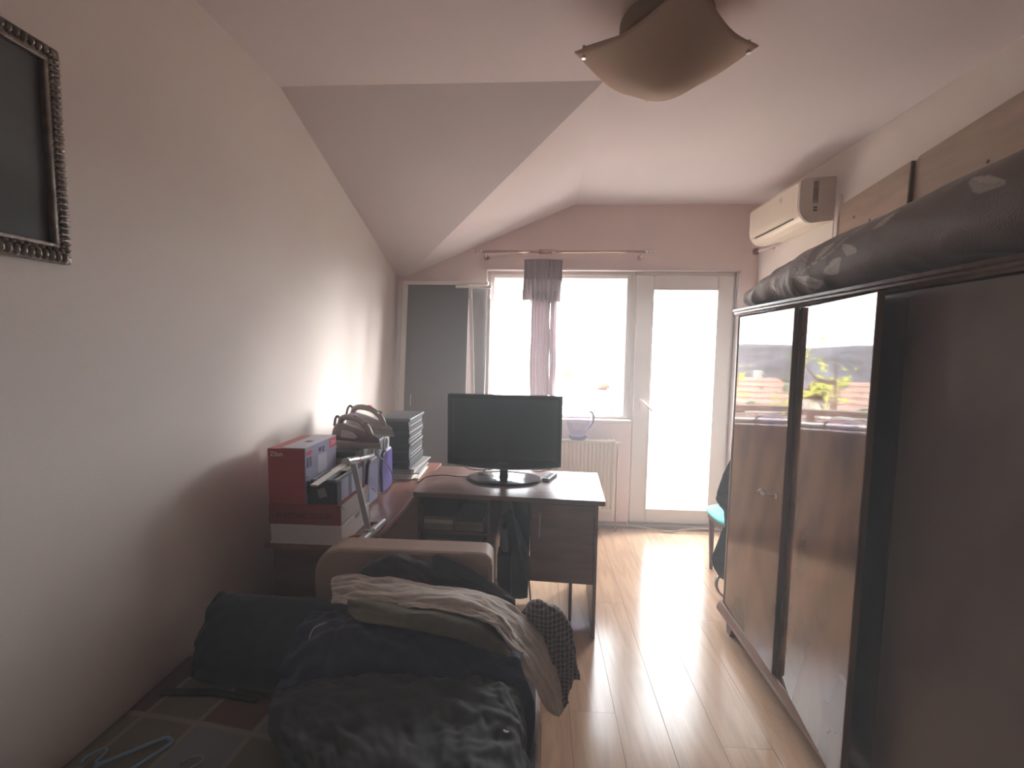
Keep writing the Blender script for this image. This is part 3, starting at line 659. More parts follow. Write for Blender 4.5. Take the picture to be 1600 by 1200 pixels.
# ================================================================== PICTURE
pic = thing('picture', 'dark landscape picture in an ornate silver frame on the left wall', 'picture', (-1.15, .75, 1.69))
PY0, PY1, PZ0, PZ1 = .35, 1.062, 1.687, 2.187
FR = mat('tarnished_silver_frame', (.30, .26, .23), .38, metal=.55, var=.25, vscale=40, bump=.3, bscale=90)
def yz_frame(y0, y1, z0, z1, t, xa, xb):
    return B().box(xa, xb, y0, y1, z0, z0 + t).box(xa, xb, y0, y1, z1 - t, z1).box(xa, xb, y0, y0 + t, z0 + t, z1 - t).box(xa, xb, y1 - t, y1, z0 + t, z1 - t)
link('frame', yz_frame(PY0, PY1, PZ0, PZ1, .042, -1.17, -1.146), FR, pic, bevel=.005)
link('inner_moulding', yz_frame(PY0 + .034, PY1 - .034, PZ0 + .034, PZ1 - .034, .010, -1.17, -1.138), FR, pic, bevel=.003)
bb = B()
def bead(y, z, ry, rz):
    M = Matrix.Translation((-1.145, y, z)) @ Matrix.Diagonal((.011, ry, rz, 1)); bmesh.ops.create_icosphere(bb.bm, subdivisions=1, radius=1, matrix=M)
k = PY0 + .01
while k < PY1 - .01: bead(k, PZ0 + .016, .0062, .015); bead(k, PZ1 - .016, .0062, .013); bead(k + .007, PZ0 + .03, .004, .005); k += .0145
k = PZ0 + .02
while k < PZ1 - .02: bead(PY1 - .015, k, .013, .0062); bead(PY0 + .015, k, .013, .0062); bead(PY1 - .028, k + .007, .005, .004); k += .0145
link('carved_border', bb, FR, pic, smooth=True)
def painting():
    m = bpy.data.materials.new('dark_landscape_print'); m.use_nodes = True; nt = m.node_tree; N = nt.nodes; L = nt.links; b = N['Principled BSDF']
    tc = N.new('ShaderNodeTexCoord'); sp = N.new('ShaderNodeSeparateXYZ'); L.new(tc.outputs['Object'], sp.inputs[0])
    nz = N.new('ShaderNodeTexNoise'); nz.inputs['Scale'].default_value = 6; nz.inputs['Detail'].default_value = 6; L.new(tc.outputs['Object'], nz.inputs['Vector'])
    h = math_node(nt, 'ADD', sp.outputs[2], math_node(nt, 'MULTIPLY', nz.outputs['Fac'], .16))
    h = math_node(nt, 'ADD', h, math_node(nt, 'MULTIPLY', sp.outputs[1], .28))
    rp = N.new('ShaderNodeValToRGB'); e = rp.color_ramp.elements
    e[0].position = .08; e[0].color = (.09, .085, .09, 1); e[1].position = .85; e[1].color = (.12, .125, .135, 1)
    for p, c in ((.16, (.022, .023, .022)), (.27, (.040, .044, .030)), (.31, (.060, .060, .044)), (.36, (.115, .12, .125))):
        k = e.new(p); k.color = (*c, 1)
    L.new(h, rp.inputs[0]); L.new(rp.outputs[0], b.inputs['Base Color']); b.inputs['Roughness'].default_value = .5; return m
link('canvas', B().box(-1.168, -1.152, PY0 + .04, PY1 - .04, PZ0 + .04, PZ1 - .04), painting(), pic)

# ================================================================== CEILING LAMP
lp = thing('ceiling_lamp', 'frosted cream square glass ceiling lamp with turned-up corners, switched off', 'lamp', (.432, 1.70, 2.40))
LCX, LCY, LD = .432, 1.70, .318
bb = B(); P = []; n = 36; A = radians(44)
for i in range(n + 1):
    row = []
    for j in range(n + 1):
        a, c = (i / n * 2 - 1), (j / n * 2 - 1); s_ = LD / math.sqrt(2)
        X_, Y_ = a * s_, c * s_; rr = math.hypot(X_, Y_) / LD; ang = math.atan2(Y_, X_)
        z = 2.405 + .150 * (1 - math.exp(-(rr / .66) ** 2)) / .9 + .006 * rr ** 3
        row.append((LCX + X_ * cos(A) - Y_ * sin(A), LCY + X_ * sin(A) + Y_ * cos(A), z))
    P.append(row)
bb.grid(P)
link('glass_shade', bb, cloth_mat('frosted_glass', (.72, .60, .50), .35, var=.02, bump=0.0, sheen=0, transl=.45), lp, smooth=True, solid=.005)
link('ceiling_plate', B().lathe([(0, 0), (.15, 0), (.16, .012), (.16, .048), (0, .048)], (LCX, LCY, 2.60), 40), mat('lamp_plate', (.35, .30, .24), .5, var=.05), lp, smooth=False)
for k in range(4):
    a = A + pi / 4 + k * pi / 2; cx, cy = LCX + .285 * cos(a), LCY + .285 * sin(a)
    link('corner_clip', B().box(cx - .005, cx + .005, cy - .005, cy + .005, 2.556, 2.580).tube([(cx, cy, 2.536), (cx, cy, 2.545)], .008, 10), SILVER, lp)
    link('clip_arm', B().tube([(cx, cy, 2.574), (LCX + .14 * cos(a), LCY + .14 * sin(a), 2.615)], .003, 6), SILVER, lp)

# ================================================================== DESKS
dk = thing('desk', 'brown laminate desk with a door cupboard and paper shelves, television on top', 'desk', (-.13, 2.5, 0))
Rz = Matrix.Translation((-.13, 2.5, 0)) @ Matrix.Rotation(radians(-3.2), 4, 'Z') @ Matrix.Translation((.13, -2.5, 0))
def dbox(name, b, m=DESK, parent=dk, bevel=.0015, **k):
    bmesh.ops.transform(b.bm, matrix=Rz, verts=b.bm.verts); return link(name, b, m, parent, bevel=bevel, **k)
dbox('desk_top', B().box(-.622, .372, 2.238, 2.765, .715, .740))
dbox('side_panel', B().box(.322, .340, 2.26, 2.75, 0, .715)); dbox('side_panel', B().box(-.606, -.588, 2.26, 2.75, 0, .715))
dbox('inner_panel', B().box(-.006, .012, 2.275, 2.75, .285, .715)); dbox('inner_panel', B().box(-.235, -.217, 2.275, 2.75, 0, .715)); dbox('inner_panel', B().box(.205, .222, 2.40, 2.75, 0, .300))
dbox('cupboard_floor', B().box(-.006, .322, 2.275, 2.75, .285, .303))
dbox('back_panel', B().box(-.588, .322, 2.735, 2.75, .32, .715)); 
for z in (.505, .395, .10): dbox('shelf', B().box(-.588, -.235, 2.28, 2.735, z, z + .016))
cd_ = dbox('cupboard_door', B().box(.002, .320, 2.255, 2.272, .292, .705))
dbox('door_handle', B().tube([(.045, 2.255, .665), (.045, 2.236, .660), (.045, 2.236, .535), (.045, 2.255, .530)], .004), SILVER, cd_)
sd = thing('side_desk', 'reddish brown side desk with a curved edge against the left wall', 'desk', (-.85, 2.2, 0))
ed = [(-1.06, 1.655), (-.75, 1.655)] + [tuple(p)[:2] for p in curve_pts([(-.75, 1.655, 0), (-.675, 1.70, 0), (-.643, 1.80, 0), (-.632, 1.95, 0), (-.628, 2.10, 0)], 10)][1:] + [(-.630, 2.94), (-1.06, 2.94)]
link('desk_top', B().prism(ed, 'z', .698, .720), DESKR, sd, bevel=.002)
link('front_panel', B().box(-1.045, -.78, 1.685, 1.703, 0, .698), DESK, sd, bevel=.0015)
link('back_panel', B().box(-1.05, -1.035, 1.703, 2.92, .0, .698), DESK, sd); link('side_panel', B().box(-1.035, -.66, 2.90, 2.918, 0, .698), DESK, sd)

# television
tv = thing('television', 'black flat-screen television on an oval stand on the brown desk', 'television', (-.18, 2.52, .74))
Rt = Matrix.Translation((-.178, 2.52, 0)) @ Matrix.Rotation(radians(-2.0), 4, 'Z')
def tvp(name, b, m, bevel=0.0, parent=tv, **k):
    bmesh.ops.transform(b.bm, matrix=Rt, verts=b.bm.verts); return link(name, b, m, parent, bevel=bevel, **k)
hw = .326; zt, zb = 1.236, .828
out = [(-hw, zb + .004)] + [(-hw + 2 * hw * k / 16, zb + .004 - .020 * sin(pi * k / 16)) for k in range(1, 16)] + [(hw, zb + .004), (hw, zt), (-hw, zt)]
tvp('casing', B().prism(out, 'y', -.02, .035), BLACKG, .004)
tvp('back_bulge', B().box(-.22, .22, .03, .075, .88, 1.18), BLACKM, .02)
tvp('screen', B().box(-hw + .026, hw - .026, -.0215, -.0195, .868, zt - .026), SCREEN)
tvp('silver_lip', B().prism([(-hw + .02 + (2 * hw - .04) * k / 16, zb + .003 - .019 * sin(pi * k / 16)) for k in range(17)] + [(hw - .02 - (2 * hw - .04) * k / 16, zb - .002 - .020 * sin(pi * (1 - k / 16))) for k in range(17)], 'y', -.018, -.006), SILVER)
tvp('neck', B().prism([(-.028, .745), (.028, .745), (.022, .79), (.030, .84), (-.030, .84), (-.022, .79)], 'y', -.012, .02), BLACKG, .004)
tvp('base', B().lathe([(0, 0), (.212, 0), (.218, .006), (.212, .014), (.12, .020), (0, .022)], (0, .02, .740), 48, sy=.62), BLACKG, 0, smooth=False)
t_ = text_part('SAMSUNG', .0125, mat('grey_logo', (.25, .25, .26), .4, var=.02), tv, Rt @ Vector((-.033, -.0225, .842)), (cos(radians(-2)), sin(radians(-2)), 0), (0, 0, 1))
tag(link('television_cable', B().tube(curve_pts([(-.22, 2.60, .86), (-.27, 2.62, .80), (-.33, 2.57, .755), (-.42, 2.54, .748), (-.52, 2.545, .752), (-.585, 2.53, .752), (-.63, 2.50, .748), (-.66, 2.47, .728), (-.68, 2.50, .727)], 60), .0035, 8).tube(curve_pts([(-.1, 2.6, .86), (-.22, 2.60, .79), (-.36, 2.60, .775), (-.44, 2.62, .80), (-.47, 2.60, .86)], 40), .003, 8)
     .tube(curve_pts([(-.05, 2.58, .83), (.0, 2.53, .795), (.08, 2.54, .805), (.13, 2.58, .83)], 30), .0025, 8), BLACKM, smooth=True), 'thin black cables trailing from the television over the desk', 'cable')
rm = thing('remote_control', 'dark remote control lying beside the television stand', 'remote', (.085, 2.6, .741))
Rm = Matrix.Translation((.088, 2.585, .741)) @ Matrix.Rotation(radians(-22), 4, 'Z')
bb = B().box(-.021, .021, -.075, .075, 0, .017, Rm); link('body', bb, BLACKM, rm, bevel=.004)
link('face', B().box(-.018, .018, -.070, .072, .0165, .0185, Rm), SILVER, rm, bevel=.001)
for i in range(3):
    for j in range(8): link('button', B().box(-.0145 + i * .0105, -.0065 + i * .0105, -.062 + j * .015, -.054 + j * .015, .018, .0205, Rm), BLACKM, rm)

# papers on the desk shelves
def stack(name, x0, x1, y0, y1, z0, n, h, label, cat='papers', mats=None, jit=.006, group=None):
    t = thing(name, label, cat, ((x0 + x1) / 2, (y0 + y1) / 2, z0), group); z = z0
    for k in range(n):
        hh = h * random.uniform(.6, 1.3); a, c = random.uniform(-jit, jit), random.uniform(-jit, jit)
        M = Rz @ Matrix.Translation((a, c, 0)); link('bundle', B().box(x0, x1, y0, y1, z, z + hh - .0004, M), random.choice(mats or [PAPER]), t); z += hh
    return t
PD = mat('aged_paper', (.36, .33, .28), .8, var=.15, vscale=40); PG = mat('grey_paper', (.30, .29, .28), .8, var=.1, vscale=40); PK = mat('dark_folder', (.06, .055, .055), .6, var=.1)
stack('paper_stack', -.580, -.425, 2.29, 2.58, .5215, 9, .0085, 'tall pile of old papers at the left of the upper desk shelf', mats=[PAPER, PD, PG])
stack('paper_stack', -.415, -.262, 2.30, 2.58, .5215, 6, .0085, 'lower pile of papers at the right of the upper desk shelf', mats=[PD, PG])
stack('folder_stack', -.575, -.27, 2.30, 2.58, .4115, 5, .011, 'dark and pale folders on the middle desk shelf', 'folders', [PK, PG, PD])
stack('magazine_stack', -.570, -.26, 2.29, 2.58, .1165, 16, .011, 'magazines piled on the lowest desk shelf', 'magazines', [PG, PD, PK])
# things in the knee space
t = thing('bottle', 'slim pale bottle hanging in the dark knee space of the desk', 'bottle', (-.165, 2.5, 0))
link('bottle_body', B().tube([(-.165, 2.50, .33), (-.175, 2.50, .46)], .022, 16), mat('dull_white_plastic', (.30, .29, .30), .5, var=.05), t, smooth=False); link('cap', B().tube([(-.175, 2.50, .46), (-.177, 2.5, .50)], .014, 14), BLACKM, t)
link('crate', B().box(-.205, -.125, 2.44, 2.56, 0, .33), BLACKM, t, bevel=.004)
t = thing('umbrella', 'long folded grey umbrella leaning in the desk knee space', 'umbrella', (-.03, 2.5, 0))
link('folded_cover', B().tube(curve_pts([(-.022, 2.42, .20), (-.03, 2.43, .26), (-.075, 2.48, .42), (-.112, 2.52, .54)], 12), [.010, .022, .026, .028, .028, .027, .025, .022, .02, .017, .014, .01], 12), mat('grey_umbrella_cloth', (.16, .16, .17), .7, var=.15, vscale=20, bump=.2), t, smooth=True)
link('shaft', B().tube([(-.022, 2.42, .20), (.0, 2.38, .0)], .005, 8), SILVER, t)
link('grip', B().tube([(-.112, 2.52, .54), (-.135, 2.54, .62)], .012, 10), BLACKM, t)
tag(cloth('dark_bag', [[(-.19, 2.60, .50), (-.10, 2.60, .56), (-.03, 2.60, .50)], [(-.20, 2.57, .30), (-.10, 2.55, .32), (-.025, 2.57, .30)], [(-.20, 2.56, .02), (-.10, 2.54, .02), (-.03, 2.56, .02)]], cloth_mat('dark_bag_cloth', (.035, .035, .04)), nu=20, nv=20, fold=.01), 'crumpled dark bag at the back of the knee space', 'bag')

# ================================================================== THINGS ON THE SIDE DESK
RED = mat('red_cardboard', (.42, .055, .055), .45, var=.05, vscale=6); REDD = mat('dark_red_cardboard', (.30, .045, .05), .45, var=.05, vscale=6)
LAV = mat('lavender_print_card', (.36, .36, .50), .45, var=.06, vscale=9); DKP = mat('dark_red_ink', (.10, .015, .02), .5, var=.05); WI = mat('white_ink', (.75, .6, .58), .5, var=.02); PINK = mat('red_ink', (.65, .06, .12), .45, var=.03)
NAVI = mat('navy_ink', (.08, .08, .14), .5, var=.03)
t = thing('carton', 'flat white carton lowest in the pile on the side desk', 'box', (-.89, 1.8, .72))
link('carton_body', B().box(-1.035, -.748, 1.658, 1.945, .7205, .796), CARDW, t, bevel=.002); link('bottom_flange', B().box(-1.038, -.742, 1.655, 1.948, .7205, .725), CARDW, t)
link('cut_out', B().prism([(1.78, .7965), (1.84, .7965), (1.825, .775), (1.795, .775)], 'x', -.749, -.7473), LB, t)
t = thing('carton', 'long red carton with dark lettering on top of the white carton', 'box', (-.9, 1.8, .797))
link('carton_body', B().box(-1.042, -.752, 1.660, 1.94, .7970, .878), REDD, t, bevel=.002)
link('white_side', B().box(-.753, -.7505, 1.662, 1.938, .799, .876), mat('pale_card', (.50, .47, .45), .5, var=.04), t)
bb = B().tube([(-.7503, 1.665, .875), (-.7503, 1.69, .85)], .0012, 5).tube([(-.7503, 1.665, .802), (-.7503, 1.935, .802)], .0012, 5).tube([(-.7503, 1.93, .875), (-.7503, 1.905, .85)], .0012, 5)
link('box_lines', bb, BLACKM, t)
text_part('ELECTRIC SLICER', .030, DKP, t, (-1.012, 1.6594, .823), (1, 0, 0), (0, 0, 1), bold=.0004)
t = thing('carton', 'tall red carton with white lettering and a lavender appliance print', 'box', (-.965, 1.8, .879))
link('carton_body', B().box(-1.040, -.892, 1.660, 1.925, .879, 1.098), RED, t, bevel=.002)
link('printed_side', B().box(-.8925, -.889, 1.660, 1.927, .880, 1.099), LAV, t)
link('top_flap', B().box(-.985, -.889, 1.662, 1.93, 1.0985, 1.1015), mat('pale_lavender_card', (.50, .48, .56), .5, var=.05), t)
link('tape_slot', B().box(-.95, -.925, 1.77, 1.80, 1.1015, 1.1025), NAVI, t)
text_part('Zilan', .026, WI, t, (-1.03, 1.6594, 1.068), (1, 0, 0), (0, 0, 1), bold=.0003)
text_part('Zilan', .024, WI, t, (-.8884, 1.872, 1.070), (0, 1, 0), (0, 0, 1))
link('red_logo_patch', B().box(-.8895, -.8887, 1.862, 1.924, 1.058, 1.097).box(-.8895, -.8887, 1.668, 1.71, 1.068, 1.085), PINK, t)
bb = B().box(-.8893, -.8885, 1.67, 1.685, 1.02, 1.06).box(-.8893, -.8885, 1.692, 1.707, 1.02, 1.06).box(-.8893, -.8885, 1.80, 1.815, 1.055, 1.08).box(-.8893, -.8885, 1.768, 1.79, 1.062, 1.08)
for k in range(4): bb.box(-.8893, -.8885, 1.668, 1.676, .92 + .02 * k, .928 + .02 * k)
link('side_print', bb, NAVI, t)
link('appliance_picture', B().prism([(1.755, .99), (1.765, .975), (1.83, .975), (1.84, .99), (1.835, 1.05), (1.76, 1.05)], 'x', -.8893, -.8886).prism([(1.78, .90), (1.82, .90), (1.815, .97), (1.785, .97)], 'x', -.8893, -.8886), mat('pale_ink', (.56, .55, .66), .5, var=.03), t)
t = thing('carton', 'small black carton with a tilted white sticker beside the tall red carton', 'box', (-.825, 1.8, .879))
link('carton_body', B().box(-.880, -.768, 1.666, 1.92, .879, .968), mat('black_cardboard', (.035, .035, .04), .5, var=.08), t, bevel=.002)
link('printed_side', B().box(-.769, -.7665, 1.70, 1.915, .882, .965), LAV, t)
link('printed_band', B().box(-.7668, -.7660, 1.77, 1.80, .882, .965), NAVI, t)
link('sticker', B().box(-.016, .016, -.001, 0, -.018, .018, Matrix.Translation((-.828, 1.6655, .925)) @ Matrix.Rotation(radians(-18), 4, 'Y')), mat('sticker_grey', (.30, .29, .30), .5, var=.02), t)
t = thing('tray', 'small silver wire tray lying on the black carton', 'tray', (-.83, 1.78, .969))
bb = B()
for k in range(4): bb.box(-.875 + k * .03, -.869 + k * .03, 1.68, 1.90, .9690, .974)
bb.box(-.875, -.779, 1.68, 1.686, .969, .975).box(-.875, -.779, 1.894, 1.90, .969, .975); link('wire_frame', bb, SILVER, t)
tag(link('leaflet', B().box(-.86, -.785, 1.80, 1.93, .9755, .978), PAPER), 'folded cream leaflet on the wire tray', 'leaflet')
t = thing('carton', 'dark green carton standing behind the cartons under the irons', 'box', (-.9, 1.985, .72))
link('carton_body', B().box(-.985, -.815, 1.955, 2.030, .7205, 1.018), mat('dark_green_card', (.05, .055, .045), .6, var=.1), t, bevel=.002)
link('label_patch', B().box(-.90, -.85, 1.9535, 1.9552, .95, .99), PD, t)
# purple and silver storage cases
def case(y0, y1, label):
    t = thing('storage_case', label, 'case', (-.87, (y0 + y1) / 2, .72), 'purple and silver storage cases')
    SC = mat('case_silver_plastic', (.42, .42, .45), .35, var=.04); ym = (y0 + y1) / 2
    link('case_body', B().box(-.955, -.812, y0, y1, .7205, 1.018), SC, t, bevel=.012)
    pr = [(y0 + .012, .98)] + [(y0 + .006 + .02 * sin(pi * k / 8), .96 - .22 * k / 8) for k in range(9)] + [(y1 - .01, .728), (y1 - .006, .94), (y1 - .03, .955)]
    link('purple_front', B().prism([(y0 + .02, .73), (y1 - .015, .73), (y1 - .004, .80), (y1 - .004, .93), (y1 - .02, .945), (ym, .955), (y0 + .03, .93), (y0 + .012, .85)], 'x', -.814, -.797), mat('purple_plastic', (.09, .07, .24), .3, var=.06), t, bevel=.004)
    link('dark_opening', B().tube([(-.813, ym + .012, .975), (-.808, ym + .012, .975)], .030, 20), BLACKM, t)
    link('white_latch', B().box(-.810, -.793, ym - .03, ym + .05, .935, .952), CARDW, t, bevel=.005)
    link('trim_ring', B().tube([(-.810, ym + .012 + .034 * cos(a), .975 + .034 * sin(a)) for a in [k * pi / 12 for k in range(25)]], .005, 8, cap=False), CARDW, t, smooth=True)
case(2.045, 2.205, 'purple and silver storage case under the front iron'); case(2.25, 2.43, 'purple and silver storage case nearest the dark case stack')
# irons
def iron(loc, rz, tone, label, tilt=0.0, red=False):
    t = thing('steam_iron', label, 'iron', loc); M = Matrix.Translation(loc) @ Matrix.Rotation(rz, 4, 'Z') @ Matrix.Rotation(tilt, 4, 'Y')
    L0 = .125
    def out(w, l0, l1): return [(l0, -w), (l0 + .02, -w * 1.05)] + [(l0 + .02 + (l1 - l0 - .02) * k / 8, -w * 1.05 * (1 - (k / 8) ** 2.2)) for k in range(1, 9)] + [(l0 + .02 + (l1 - l0 - .02) * k / 8, w * 1.05 * (1 - (k / 8) ** 2.2)) for k in range(7, 0, -1)] + [(l0 + .02, w * 1.05), (l0, w)]
    link('sole_plate', B().prism(out(.052, -L0, L0 + .015), 'z', 0, .008, M), SILVER, t)
    link('skirt', B().prism(out(.050, -L0, L0 + .01), 'z', .008, .028, M), mat('iron_beige_plastic', (.40, .35, .30), .4, var=.04), t, bevel=.002)
    b = B(); P = []
    for i in range(15):
        f = i / 14; x_ = -L0 + (2 * L0) * f; hgt = .058 * (1 - f ** 1.8) + .02; w_ = .047 * (1 - f ** 2.2) + .002; row = []
        for j in range(13):
            a = pi * j / 12; row.append(M @ Vector((x_, w_ * cos(a), .027 + hgt * sin(a) ** .8)))
        P.append(row)
    V_ = b.grid(P); b.bm.faces.new(V_[0]); b.bm.faces.new([r_[0] for r_ in V_] + [r_[-1] for r_ in V_[::-1]])
    link('body', b, tone, t, smooth=True)
    hp = curve_pts([(.075, 0, .055), (.05, 0, .098), (0, 0, .128), (-.06, 0, .136), (-.105, 0, .125), (-.118, 0, .085), (-.112, 0, .05)], 26)
    link('handle', B().tube([M @ p for p in hp], [.015] * 26, 12), mat('iron_handle_plastic', (.33, .28, .26), .35, var=.04), t, smooth=True)
    link('dial', B().tube([M @ Vector((.038, 0, .10)), M @ Vector((.046, 0, .125))], .013, 16), CHROME, t)
    link('steam_button', B().tube([M @ Vector((-.02, 0, .130)), M @ Vector((-.016, 0, .150))], .011, 14), PINK if red else mat('violet_button', (.45, .18, .55), .3, var=.03), t)
    link('flex_guard', B().tube([M @ p for p in curve_pts([(-.115, 0, .12), (-.135, 0, .135), (-.15, .0, .12), (-.158, .0, .085)], 10)], .006, 8), mat('iron_cord', (.20, .15, .14), .6, var=.05), t, smooth=True)
    link('water_window', B().prism([(-.07, .045), (.02, .045), (.035, .055), (.0, .075), (-.06, .08)], 'y', -.0475, -.043, M), mat('pale_window', (.55, .52, .52), .25, var=.03), t)
iron((-.845, 2.075, 1.020), radians(-22), mat('iron_mauve', (.22, .16, .17), .35, var=.04), 'beige and mauve steam iron lying on the front storage case')
iron((-.885, 2.34, 1.030), radians(-12), mat('iron_grey', (.42, .38, .38), .35, var=.04), 'grey steam iron with a red button behind the mauve iron', tilt=radians(4), red=True)
tag(link('iron_cord', B().tube(curve_pts([(-.74, 2.0, 1.03), (-.735, 2.03, .99), (-.71, 2.10, .92), (-.70, 2.13, .84), (-.725, 2.10, .79), (-.755, 2.06, .80), (-.765, 2.03, .83)], 40), .0028, 8), mat('pale_cord', (.50, .47, .45), .5, var=.03), smooth=True), 'thin pale iron cord looping down beside the purple cases', 'cord')
# dark case stack
rnd = random.Random(5); z = .7205; NCASE = 15
for k in range(9):      # booklets below
    h = .0085 * rnd.uniform(.7, 1.2); o = link('booklet', B().box(-.88 + rnd.uniform(-.01, .01), -.700 + rnd.uniform(-.02, .02), 2.53 + rnd.uniform(-.01, .015), 2.80 + rnd.uniform(-.01, .03), z, z + h - .0005, Matrix.Translation((-.78, 2.65, 0)) @ Matrix.Rotation(rnd.uniform(-.10, .05), 4, 'Z') @ Matrix.Translation((.78, -2.65, 0))), rnd.choice([PAPER, PAPER, PG]))
    tag(o, 'pale booklet at the bottom of the dark case stack', 'booklet', 'pale booklets under the dark cases'); z += h
CF = [mat('case_black', (.012, .012, .013), .75, var=.05), mat('case_charcoal', (.018, .019, .020), .7, var=.05), mat('case_blue_grey', (.03, .033, .04), .6, var=.05)]
zt_ = 1.070; n = 15; h = (zt_ - z) / n
for k in range(n):
    j = rnd.uniform(-.005, .004); M = Matrix.Translation((-.81, 2.65, 0)) @ Matrix.Rotation(rnd.uniform(-.008, .008), 4, 'Z') @ Matrix.Translation((.81, -2.65, 0))
    t = thing('film_case', 'dark plastic film case in the tall stack on the side desk', 'case', (-.81, 2.65, z), 'dark film cases stacked on the side desk')
    link('shell', B().box(-.895, -.722 + j, 2.50, 2.80 + j, z, z + h - .0006, M), CF[k % 3 if k % 4 else 0], t, bevel=.001)
    link('paper_inlay', B().box(-.7235 + j, -.7205 + j, 2.53, 2.78, z + h * .3, z + h * .55, M), rnd.choice([PG, LB, CF[2]]), t); z += h
tag(link('storage_box_lid', B().box(-.902, -.715, 2.495, 2.815, z, z + .018), mat('lid_grey', (.10, .10, .105), .35, var=.05), bevel=.006), 'wide dark grey lid topping the stack of dark cases', 'lid')
# silver folding stand
t = thing('folding_stand', 'silver folding stand with a slanted post leaning before the cartons', 'stand', (-.67, 1.76, .72))
link('post', B().prism([(-.012, 0), (.012, 0), (.012, .315), (-.012, .315)], 'y', -.006, .006, Matrix.Translation((-.668, 1.735, .738)) @ Matrix.Rotation(radians(-14), 4, 'Y') @ Matrix.Rotation(radians(-4), 4, 'X')), SILVER, t, bevel=.003)
link('top_tube', B().tube([(-.747, 1.70, 1.040), (-.747, 1.80, 1.022)], .018, 16), SILVER, t, smooth=False)
link('top_tube', B().tube([(-.747, 1.80, 1.022), (-.752, 2.01, .995)], .009, 12), SILVER, t)
for k in range(5): link('ridge_ring', B().tube([(-.747, 1.725 + .016 * k, 1.0355 - .0029 * k), (-.747, 1.731 + .016 * k, 1.0345 - .0029 * k)], .0195, 16), CHROME, t)
link('red_ring', B().tube([(-.747, 1.800, 1.022), (-.747, 1.812, 1.020)], .019, 16), PINK, t)
link('flat_arm', B().prism([(-.012, 0), (.012, 0), (.012, .006), (-.012, .006)], 'y', 0, .25, Matrix.Translation((-.752, 1.455, 1.020)) @ Matrix.Rotation(radians(2), 4, 'X')), mat('white_metal', (.60, .58, .57), .3, var=.03), t, bevel=.001)
link('foot_tube', B().tube([(-.665, 1.66, .740), (-.650, 1.86, .740)], .014, 14), SILVER, t); link('foot_tube', B().tube([(-.690, 1.665, .734), (-.675, 1.82, .734)], .009, 12), SILVER, t)
link('hinge_pin', B().tube([(-.685, 1.735, .755), (-.648, 1.735, .755)], .006, 10), CHROME, t)
ORA = mat('orange_tape', (.45, .22, .05), .4, var=.06)
for (cx, cy, lab) in ((-.706, 1.69, 'orange tape ring at the front foot of the silver stand'), (-.688, 1.83, 'orange tape ring at the back foot of the silver stand')):
    b = B(); ring = []
    for k in range(28):
        a = 2 * pi * k / 28; ring.append([(cx + r_ * cos(a), cy + r_ * sin(a), zz) for (r_, zz) in ((.030, .7205), (.036, .7205), (.036, .738), (.030, .738))])
    b.grid(ring, True, True); tag(link('tape_roll', b, ORA), lab, 'tape')

# ================================================================== BED and ARMCHAIR
bed = thing('bed', 'low beige upholstered bed with a patchwork check sheet', 'bed', (-.55, .4, 0))
link('base', B().box(-1.14, .022, -.62, 1.40, .05, .30), BEIGE, bed, bevel=.02)
link('mattress', B().box(-1.145, .030, -.64, 1.41, .302, .440), mat('bed_side_fabric', (.46, .35, .29), .6, var=.05, bump=.15, bscale=120), bed, bevel=.03)
P = []; nx, ny = 46, 70
for i in range(nx):
    row = []
    for j in range(ny):
        xx = -1.15 + 1.165 * i / (nx - 1); yy = -.64 + 2.05 * j / (ny - 1)
        row.append((xx, yy, .449 + .006 * noise.noise(Vector((xx * 5, yy * 4, 0))) + .004 * noise.noise(Vector((xx * 14, yy * 3, 4)))))
    P.append(row)
bb = B(); bb.grid(P); link('patchwork_sheet', bb, patchwork(), bed, smooth=True, solid=.006)
link('side_strap', B().prism([(1.24, .40), (1.16, .31), (1.14, .31), (1.22, .40)], 'x', .029, .0325), mat('brown_strap', (.16, .08, .06), .6, var=.1), bed)
for (xx, yy) in ((-1.08, -.55), (-.04, -.55), (-1.08, 1.33), (-.04, 1.33)): link('leg', B().tube([(xx, yy, 0), (xx, yy, .055)], .025, 14), BLACKM, bed)
arm = thing('armchair', 'low beige upholstered chair between the bed and the desk, its rounded back showing', 'chair', (-.45, 1.72, 0))
def rr_outline(x0, x1, z0, z1, rl, rr_, n=8):
    p = [(x0, z0)] + [(x0 + rl * (1 - cos(pi / 2 * k / n)), z1 - rl + rl * sin(pi / 2 * k / n)) for k in range(n + 1)] + [(x1 - rr_ + rr_ * sin(pi / 2 * k / n), z1 - rr_ + rr_ * cos(pi / 2 * k / n)) for k in range(n + 1)] + [(x1, z0)]
    return p
link('backrest', B().prism(rr_outline(-.766, -.142, .30, .797, .10, .035), 'y', 1.470, 1.575), BEIGE, arm, bevel=.012)
link('piping', B().tube([(-.1445, 1.482, .32), (-.1445, 1.482, .755)], .004, 8), mat('piping_dark', (.12, .09, .08), .6, var=.05), arm, smooth=True)
link('seat', B().box(-.60, -.16, 1.578, 2.02, .30, .44), BEIGE, arm, bevel=.03)
for (xx, yy) in ((-.57, 1.50), (-.19, 1.50), (-.57, 1.99), (-.19, 1.99)): link('leg', B().tube([(xx, yy, 0), (xx, yy, .30)], [.014, .02], 12), DARKWOOD, arm)

